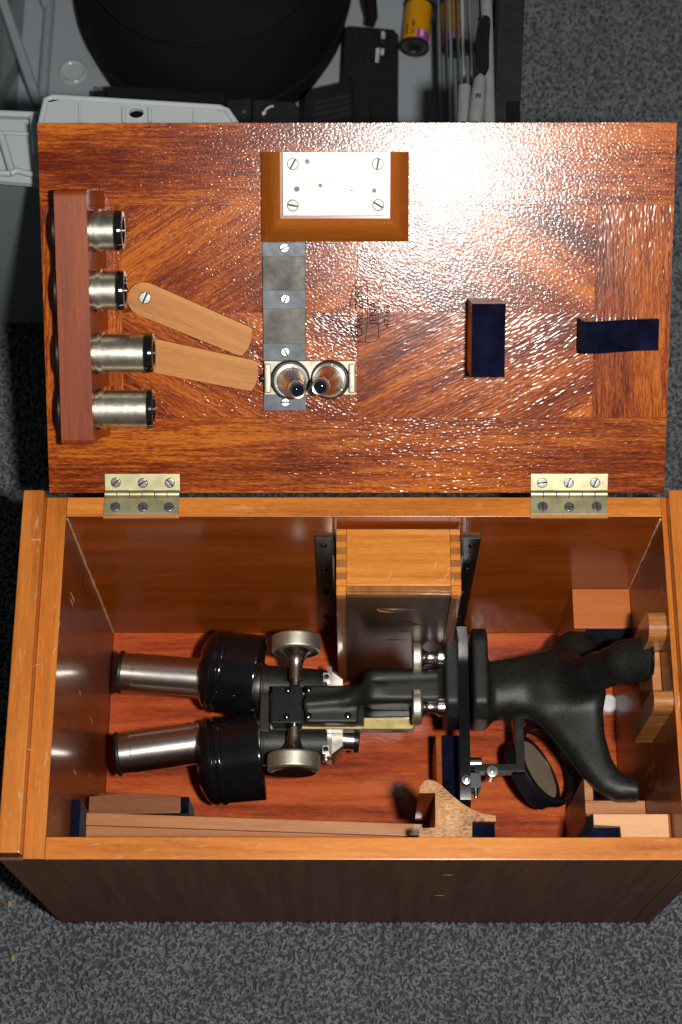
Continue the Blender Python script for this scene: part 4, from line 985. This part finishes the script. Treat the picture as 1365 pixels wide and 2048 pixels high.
# moulded corner and stiffening ribs
bm = BM(); tube(bm, [(XL0 + 22, YBk, 4), (XL0 + 22, 480, 4), (XL0 + 20, 440, 4)], [5, 5, 3], 10); obj('floor_rib', bm, M_bin, binr)
for xo, ya, yb in ((0, 470, 700), (0, 575, 810)):
    bm = BM(); tube(bm, [(XL0 + 20, ya, 4), (XL0 - 4, ya + 60, 90), (XL0 - 18, ya + 150, 250)], 4.5, 8); obj('wall_rib', bm, M_bin, binr)
p = at(146, 143, 4); bm = BM(); lathe(bm, [(0, 12.6), (1.2, 12.0), (2.0, 10.8), (1.4, 9.4), (.5, 8.4), (.5, 0)], Matrix.Translation((p.x, p.y, 3.02)), 40); obj('floor_boss', bm, M_tray, binr)
# nested clear wing panels and the rim on the right
for k, (dx0, dx1) in enumerate(((-9, -3.5), (-4.5, -1.8))):
    slab('wall_step', [(XR0 + dx0, YF0 + 30, 4), (XR0 + dx0, YBk, 4), (XR1 + dx1, YBk, ZR - 6 - 30 * k), (XR1 + dx1, YF0 + 10, ZR - 6 - 30 * k)], 1.2, M_clear, binr)
for k, zl in enumerate((70, 150, 225)):
    xl = XR0 + (XR1 - XR0) * zl / ZR - 9.0 + 1.6 * k
    bm = BM(); box(bm, xl - 2.6, xl, 300 + 10 * k, YBk - 1, zl, zl + 3, .8); obj('wall_ledge', bm, M_bin, binr)
bm = BM(); tube(bm, [(XR1 + 1, YF1 + 10, ZR), (XR1 + 2, 330, ZR), (XR1 + 3, YBk, ZR)], 4.2, 12); obj('rim', bm, M_grey, binr)
bm = BM(); box(bm, XL1, XR1, YF1 - 6, YF1 + 3, ZR + 2.2, ZR + 5, 1); obj('rim', bm, M_tray, binr)
# latch handle clipped on the rim
pa, pb = at(972, 38, ZR + 6), at(966, 148, ZR + 6)
bm = BM(); tube(bm, [pa, pa.lerp(pb, .1) + Vector((-1, 0, 1)), pa.lerp(pb, .5) + Vector((-1.5, 0, 1.5)), pa.lerp(pb, .9), pb], [3.2, 4.4, 4.8, 4.2, 2.2], 14); obj('latch_handle', bm, M_enamel, binr)
pa, pb = at(962, 150, ZR + 6), at(950, 250, ZR + 6); pc = at(930, 175, ZR)
bm = BM(); tube(bm, [pa, pa.lerp(pb, .12), pa.lerp(pb, .5), pb], [2.0, 4.6, 5.2, 5.2], 14); obj('latch_arm', bm, M_grey, binr)
bm = BM(); tube(bm, [pc, at(928, 250, ZR)], [4.5, 4.8], 12); obj('latch_arm', bm, M_grey, binr)
bm = BM(); cyl(bm, at(957, 193, ZR + 11), at(957, 193, ZR + 11) + Vector((0, 0, 1.5)), 2.0, seg=14); obj('latch_rivet', bm, M_steel, binr)

# ---- black crate right of the bin
cr = empty('black_crate', (100, 500, 0), 'tall narrow black plastic case between the bin and the bare carpet', 'plastic case')
ZK = 262
q0, q1, q2, q3 = at(990, -20, ZK), at(1051, -20, ZK), at(1040, 250, ZK), at(978, 250, ZK)
bm = BM(); prism(bm, [q.xy for q in (q0, q3, q2, q1)], ZC + 8, ZK, bev=1.5); obj('shell', bm, M_bplas2, cr)
pa, pb = at(1012, 204, ZK), at(1036, 204, ZK)
bm = BM(); box(bm, pa.x, pb.x + 1.2, q2.y - 6, pa.y, 200, ZK + 1.6, .5); obj('hasp', bm, M_enamel, cr)
bm = BM(); tube(bm, [q0 + Vector((2, 0, 1)), q3 + Vector((2, 0, 1))], 1.6, 8); obj('seam', bm, M_bplas, cr)

# ---- milky trays on the bin's front rim
ta = empty('plastic_tray', (-230, 230, 300), 'milky plastic tray with a slanted rib sticking out left of the lid', 'plastic tray')
zt = 312
bm = BM(); A_, B_, C_, D_ = at(-60, 222, zt), at(92, 228, zt), at(92, 356, zt), at(-60, 344, zt)
prism(bm, [q.xy for q in (D_, C_, B_, A_)], zt - 12, zt - 8); base = obj('tray_base', bm, M_tray, ta)
for n_, a_, b_, r_ in (('tray_rim', (-60, 224), (80, 230), 2.2), ('tray_rim', (-60, 343), (22, 347), 2.0), ('tray_rim', (22, 347), (34, 341), 2.0), ('tray_rim', (34, 341), (90, 355), 2.0), ('slanted_rib', (2, 268), (24, 342), 2.6), ('cross_rib', (0, 265), (62, 268), 1.2), ('side_rib', (66, 232), (74, 310), 2.4)):
    bm = BM(); tube(bm, [at(*a_, zt - 3), at(*b_, zt - 3)], r_, 10); obj(n_, bm, M_tray, ta)
for a_, b_ in (((-60, 343), (22, 347)), ((34, 341), (90, 355)), ((-60, 224), (80, 230))):
    P, Q = at(*a_, zt - 3), at(*b_, zt - 3); slab('tray_wall', [P, Q, Q - Vector((0, 0, 9)), P - Vector((0, 0, 9))], 1.5, M_tray, ta)
tb = empty('lid_tray', (-150, 230, 300), 'milky plastic tray edge with an oval hole behind the top left of the lid', 'plastic tray')
zt = 345
e = [at(82, 246, zt), at(92, 200, zt), at(106, 194, zt), at(440, 215, zt), at(456, 222, zt), at(472, 246, zt)]
hc = at(273, 226, zt); hr = (4.6, 3.6)
yn = 215.5
outer = [(e[0].x, yn), (e[0].x, e[0].y), (e[1].x, e[1].y), (e[2].x, e[2].y), (hc.x, e[2].lerp(e[3], .5).y), (e[3].x, e[3].y), (e[4].x, e[4].y), (e[5].x, e[5].y), (e[5].x, yn), (hc.x, yn)]
bm = BM()
def holed(zv):
    # resample the outline by angle about the hole so both loops match
    pts = []; n = 48
    for k in range(n):
        an = 2 * math.pi * k / n; dx, dy = math.cos(an), math.sin(an); best = 1e9
        for i in range(len(outer)):
            (x0, y0), (x1, y1) = outer[i], outer[(i + 1) % len(outer)]
            ex, ey = x1 - x0, y1 - y0; det = dx * (-ey) + dy * ex
            if abs(det) < 1e-9: continue
            t = ((x0 - hc.x) * (-ey) + (y0 - hc.y) * ex) / det; u = (dx * (y0 - hc.y) - dy * (x0 - hc.x)) / det
            if t > 0 and -1e-6 <= u <= 1 + 1e-6: best = min(best, t)
        pts.append(((hc.x + dx * best, hc.y + dy * best, zv), (hc.x + hr[0] * dx, hc.y + hr[1] * dy, zv)))
    return pts
T_, U_ = holed(zt), holed(zt - 3)
vt = [[bm.verts.new(a) for a in p_] for p_ in T_]; vb = [[bm.verts.new(a) for a in p_] for p_ in U_]
n = len(vt)
for k in range(n):
    j = (k + 1) % n
    bm.faces.new((vt[k][0], vt[j][0], vt[j][1], vt[k][1])); bm.faces.new((vb[k][0], vb[k][1], vb[j][1], vb[j][0]))
    bm.faces.new((vt[k][1], vt[j][1], vb[j][1], vb[k][1])); bm.faces.new((vt[k][0], vb[k][0], vb[j][0], vt[j][0]))
obj('tray_top', bm, M_tray, tb)
bm = BM(); tube(bm, [Vector((e[0].x, yn, zt)), e[0], e[1], e[2], e[2].lerp(e[3], .5), e[3], e[4], e[5]], 2.0, 10); obj('tray_rim', bm, M_tray, tb)
bm = BM()
P = [Vector((q.x, q.y, zt)) for q in e]
for a_, b_ in zip(P, P[1:]):
    bm.faces.new([bm.verts.new(v) for v in (a_, b_, b_ - Vector((0, 0, 40)), a_ - Vector((0, 0, 40)))])
obj('tray_skirt', bm, M_tray, tb)
for x in (160, 248, 300, 388):
    a_, b_ = at(x, 205 + (x - 106) * .062, zt), at(x, 246, zt); bm = BM(); tube(bm, [a_ + Vector((0, 0, .3)), b_ + Vector((0, 0, .3))], .9 if x in (160, 388) else 1.5, 8); obj('rib', bm, M_tray, tb)

# ---- soft black bag
bg_ = empty('camera_bag', (-130, 580, 4), 'large round-bottomed black nylon bag lying in the plastic bin', 'bag')
bcx, bcy, bsx, bsy, bh = -128, 603, 121, 150, 112
def sup(a, n): c = math.cos(a); return math.copysign(abs(c) ** (2 / n), c)
def bag_surface(scale=1.0, zoff=0.0):
    bm = BM(); rows = []
    for i in range(15):
        t = i / 14 * math.pi / 2; rr = sup(t, 3.2); zz = 4 + bh * (abs(math.sin(t)) ** .75); row = []
        if i == 14: rows.append([bm.verts.new((bcx, bcy, zz))]); continue
        for k in range(64):
            a = 2 * math.pi * k / 64
            w = 1 + .012 * math.sin(5 * a + i) + .008 * math.sin(11 * a - 2 * i)
            row.append(bm.verts.new((bcx + bsx * rr * w * sup(a, 2.2), bcy + bsy * rr * w * sup(a - math.pi / 2, 2.2), zz + 1.5 * math.sin(3 * a + i * .7))))
        rows.append(row)
    for A, B_ in zip(rows, rows[1:]):
        for k in range(64):
            j = (k + 1) % 64
            bm.faces.new((A[k], A[j], B_[j], B_[k]) if len(B_) > 1 else (A[k], A[j], B_[0]))
    bm.faces.new(rows[0][::-1]); return bm
obj('bag_body', bag_surface(), M_fabric, bg_)
for fr_, zz, r_ in ((.90, 4 + bh * .80, 1.7), (1.0, 24, 2.0)):
    bm = BM(); tube(bm, [(bcx + bsx * fr_ * sup(a, 2.2), bcy + bsy * fr_ * sup(a - math.pi / 2, 2.2), zz) for a in np.linspace(0, 2 * math.pi, 72)[:-1]], r_, 8, closed=True); obj('seam_piping', bm, M_fabric, bg_)
bm = BM(); tube(bm, [at(738, -30, 60), at(742, 10, 45), at(745, 35, 34), at(740, 52, 29)], [5.5, 5.5, 5, 4], 10)
tag(obj('black_strap', bm, M_fabric), 'black strap end hanging over the dotted black power pack', 'strap')

# ---- dotted power pack with its switch
pw = empty('power_pack', (10, 490, 3), 'black dotted plastic power pack with white POWER ON OFF lettering', 'power pack')
zp = 30.0
pol = [(694, 53), (703, 50), (788, 57), (798, 68), (797, 260), (679, 260), (688, 62)]
bm = BM(); prism(bm, [at(*q, zp).xy for q in pol][::-1], 3.2, zp, bev=2.0); obj('pack_body', bm, M_bplas, pw)
bm = BM()
for i in range(6):
    for j in range(13):
        px, py = 700 + i * 12.6 - j * .75, 66 + j * 12 + i * .8
        if px > 748 - j * .3 and py < 132: continue
        p = at(px, py, zp); lathe(bm, [(0, .95), (.5, .7), (.7, 0)], Matrix.Translation(p), 8)
tag(obj('grip_dots', bm, M_bplas2, pw), 'small raised grip dots', kind='stuff')
p0_, p1_ = at(753, 125, zp), at(779, 60, zp)
bm = BM(); box(bm, p0_.x, p1_.x, p0_.y, p1_.y, zp + .02, zp + .5, .1); obj('switch_panel', bm, M_enamel, pw)
for tx_, px, py, sz in (('POWER', 756, 110, 4.3), ('ON', 765.5, 104, 4.1), ('OFF', 767.5, 70, 4.3)):
    c_ = at(px, py, zp + .55); me = textmesh(tx_, sz, .05, .10); me.transform(Matrix.Translation(c_ * S) @ Matrix.Rotation(R(86), 4, 'Z')); obj('lettering', me, M_print, pw)
c_ = at(766, 84, zp + .5); bm = BM(); box(bm, c_.x - 2, c_.x + 2, c_.y - 2.6, c_.y + 2.6, zp + .5, zp + 2, .4); obj('slide_switch', bm, M_bplas2, pw)

# ---- film cartridge
fc = empty('film_cartridge', (47, 520, 3), 'yellow and black 35 mm film cartridge lying beside the power pack', 'film cartridge')
fz = 15.6; f0, f1 = at(829, 97, fz), at(839, 9, fz)
d_ = (f1 - f0).normalized(); f1 = f0 + d_ * 46; M = frame(f0, d_)
bm = BM(); lathe(bm, [(2.6, 11.9), (43.4, 11.9)], M, 64); fbod = obj('label_sleeve', bm, M_yellow, fc)
for s_ in (0, 1):
    T = (lambda t: t) if s_ == 0 else (lambda t: 46 - t)
    bm = BM(); lathe(bm, [(T(t), r) for t, r in ((3.0, 11.8), (3.0, 12.6), (2.2, 12.9), (.4, 12.9), (0, 12.3), (.4, 11.2), (1.4, 10.8), (1.4, 7.6), (.2, 7.2), (.2, 6.2), (1.2, 5.6), (1.8, 4.4), (6, 4.2), (6, 0))], M, 56); obj('end_cap', bm, M_bplas, fc)
def curved_patch(name, t0, t1, a0, a1, mat, r=12.0):
    bm = BM(); n = 12; g = [[bm.verts.new(M @ Vector((r * math.cos(a0 + (a1 - a0) * k / n), r * math.sin(a0 + (a1 - a0) * k / n), t))) for k in range(n + 1)] for t in (t0, t1)]
    for k in range(n): bm.faces.new((g[0][k], g[0][k + 1], g[1][k + 1], g[1][k]))
    return obj(name, bm, mat, fbod)
# angle on the sleeve that faces the viewer
vdir = (CAM - f0).normalized(); loc_ = M.to_3x3().transposed() @ vdir; av = math.atan2(loc_.y, loc_.x)
xloc = M.to_3x3().transposed() @ Vector((1, 0, 0)); sgn = 1 if (math.cos(av + .3) * xloc.x + math.sin(av + .3) * xloc.y) > (math.cos(av) * xloc.x + math.sin(av) * xloc.y) else -1
curved_patch('magenta_patch', 3.2, 13, av + sgn * .05, av + sgn * 1.3, M_magenta, 11.97)
def curved_text(body, size, tmid, amid, mat, bold=.05):
    me = textmesh(body, size, .02, bold); r = 12.05
    co = np.zeros(len(me.vertices) * 3); me.vertices.foreach_get('co', co); co = co.reshape(-1, 3) / S
    for i, v in enumerate(me.vertices):
        a = amid + sgn * (-co[i, 1]) * -1 / r * -1; t = tmid + co[i, 0]; rr_ = r + co[i, 2]
        v.co = (M @ Vector((rr_ * math.cos(a), rr_ * math.sin(a), t))) * S
    return obj('lettering', me, mat, fbod)
curved_text('400', 4.6, 9.0, av + sgn * .45, M_print, .1)
curved_text('GC 400', 4.6, 13.5, av - sgn * .25, M_engrave, .1)
curved_text('36 EXP', 3.6, 12.5, av - sgn * .75, M_engrave, .1)

# ---- black flash unit under the tray, dial with a curved arrow
fu = empty('flash_unit', (-90, 440, 3), 'black flash unit with an arrow dial, half hidden by the lid', 'flash unit')
zf_ = 46
def pbox(name, pts, z0, z1, mat, bev=1.2):
    bm = BM(); prism(bm, [at(*q, z1).xy for q in pts][::-1], z0, z1, bev=bev); return obj(name, bm, mat, fu)
pbox('battery_grip', [(214, 171), (450, 180), (452, 290), (210, 290)], 4, zf_, M_bplas)
pbox('grip_step', [(186, 180), (213, 178), (211, 290), (184, 290)], 4, zf_ - 6, M_bplas)
pbox('neck', [(453, 190), (504, 193), (504, 290), (453, 290)], 4, zf_ - 10, M_bplas2)
hd = pbox('head', [(505, 197), (590, 203), (600, 215), (600, 290), (503, 290)], 4, zf_, M_bplas2, 2)
p = at(549, 233, zf_); bm = BM(); lathe(bm, [(0, 12.6), (1.6, 12.4), (2.2, 11.6), (2.2, 0)], Matrix.Translation(p), 40); obj('dial', bm, M_bplas2, hd)
bm = BM(); aa = [p + Vector((8.6 * math.cos(t), 8.6 * math.sin(t) , 2.4)) for t in np.linspace(R(95), R(165), 9)]
tube(bm, aa, .75, 6); tp = aa[-1]; tn = (aa[-1] - aa[-2]).normalized(); sd_ = Vector((-tn.y, tn.x, 0))
prism(bm, [(tp + sd_ * 1.9).xy, (tp - sd_ * 1.9).xy, (tp + tn * 3.4).xy], tp.z - .2, tp.z + .3); obj('arrow_mark', bm, M_print, hd)
p = at(201, 177, zf_ - 6); bm = BM(); tube(bm, [p + Vector((-2.5, 0, .6)), p + Vector((2.5, 0, .6))], .9, 8); obj('contact_pin', bm, M_steel, fu)
p = at(489, 224, zf_ - 9); bm = BM(); cyl(bm, p, p + Vector((0, 0, 2)), 2.4, seg=18); obj('lock_button', bm, M_steel, fu)

# ---- angular black lens box in front of the power pack
lb = empty('black_gear_box', (-18, 445, 3), 'angular ridged black plastic box between the arrow dial and the power pack', 'plastic box')
zb_ = 58
bm = BM(); prism(bm, [at(*q, zb_).xy for q in ((609, 190), (619, 178), (706, 158), (742, 184), (741, 290), (604, 290))][::-1], 4, zb_, bev=2.2); obj('box_shell', bm, M_bplas, lb)
for k in range(4):
    y = 196 + k * 12; bm = BM(); tube(bm, [at(628, y + 10, zb_), at(702, y - 6, zb_)], 1.3, 6); obj('ridge', bm, M_bplas2, lb)
bm = BM(); tube(bm, [at(706, 160, zb_), at(704, 250, zb_)], 1.6, 8); obj('edge_seam', bm, M_bplas, lb)

# ---- crumbs on the carpet
M_crumb = plain('dry_crumb', (.30, .19, .075), .9, var=.4, vscale=500)
for px, py, lb_ in ((27, 1916, 'tan crumb on the carpet near the lower left corner'), (20, 1808, 'dull brown crumb on the carpet left of the case front')):
    p = at(px, py, 0); bm = BM(); bmesh.ops.create_icosphere(bm, subdivisions=2, radius=1.5)
    for v in bm.verts: v.co = Vector((v.co.x * 1.0, v.co.y * 1.5, v.co.z * .6)) * random.uniform(.8, 1.2) + Vector((p.x, p.y, 1.0))
    tag(obj('crumb', bm, M_crumb), lb_, 'crumb')
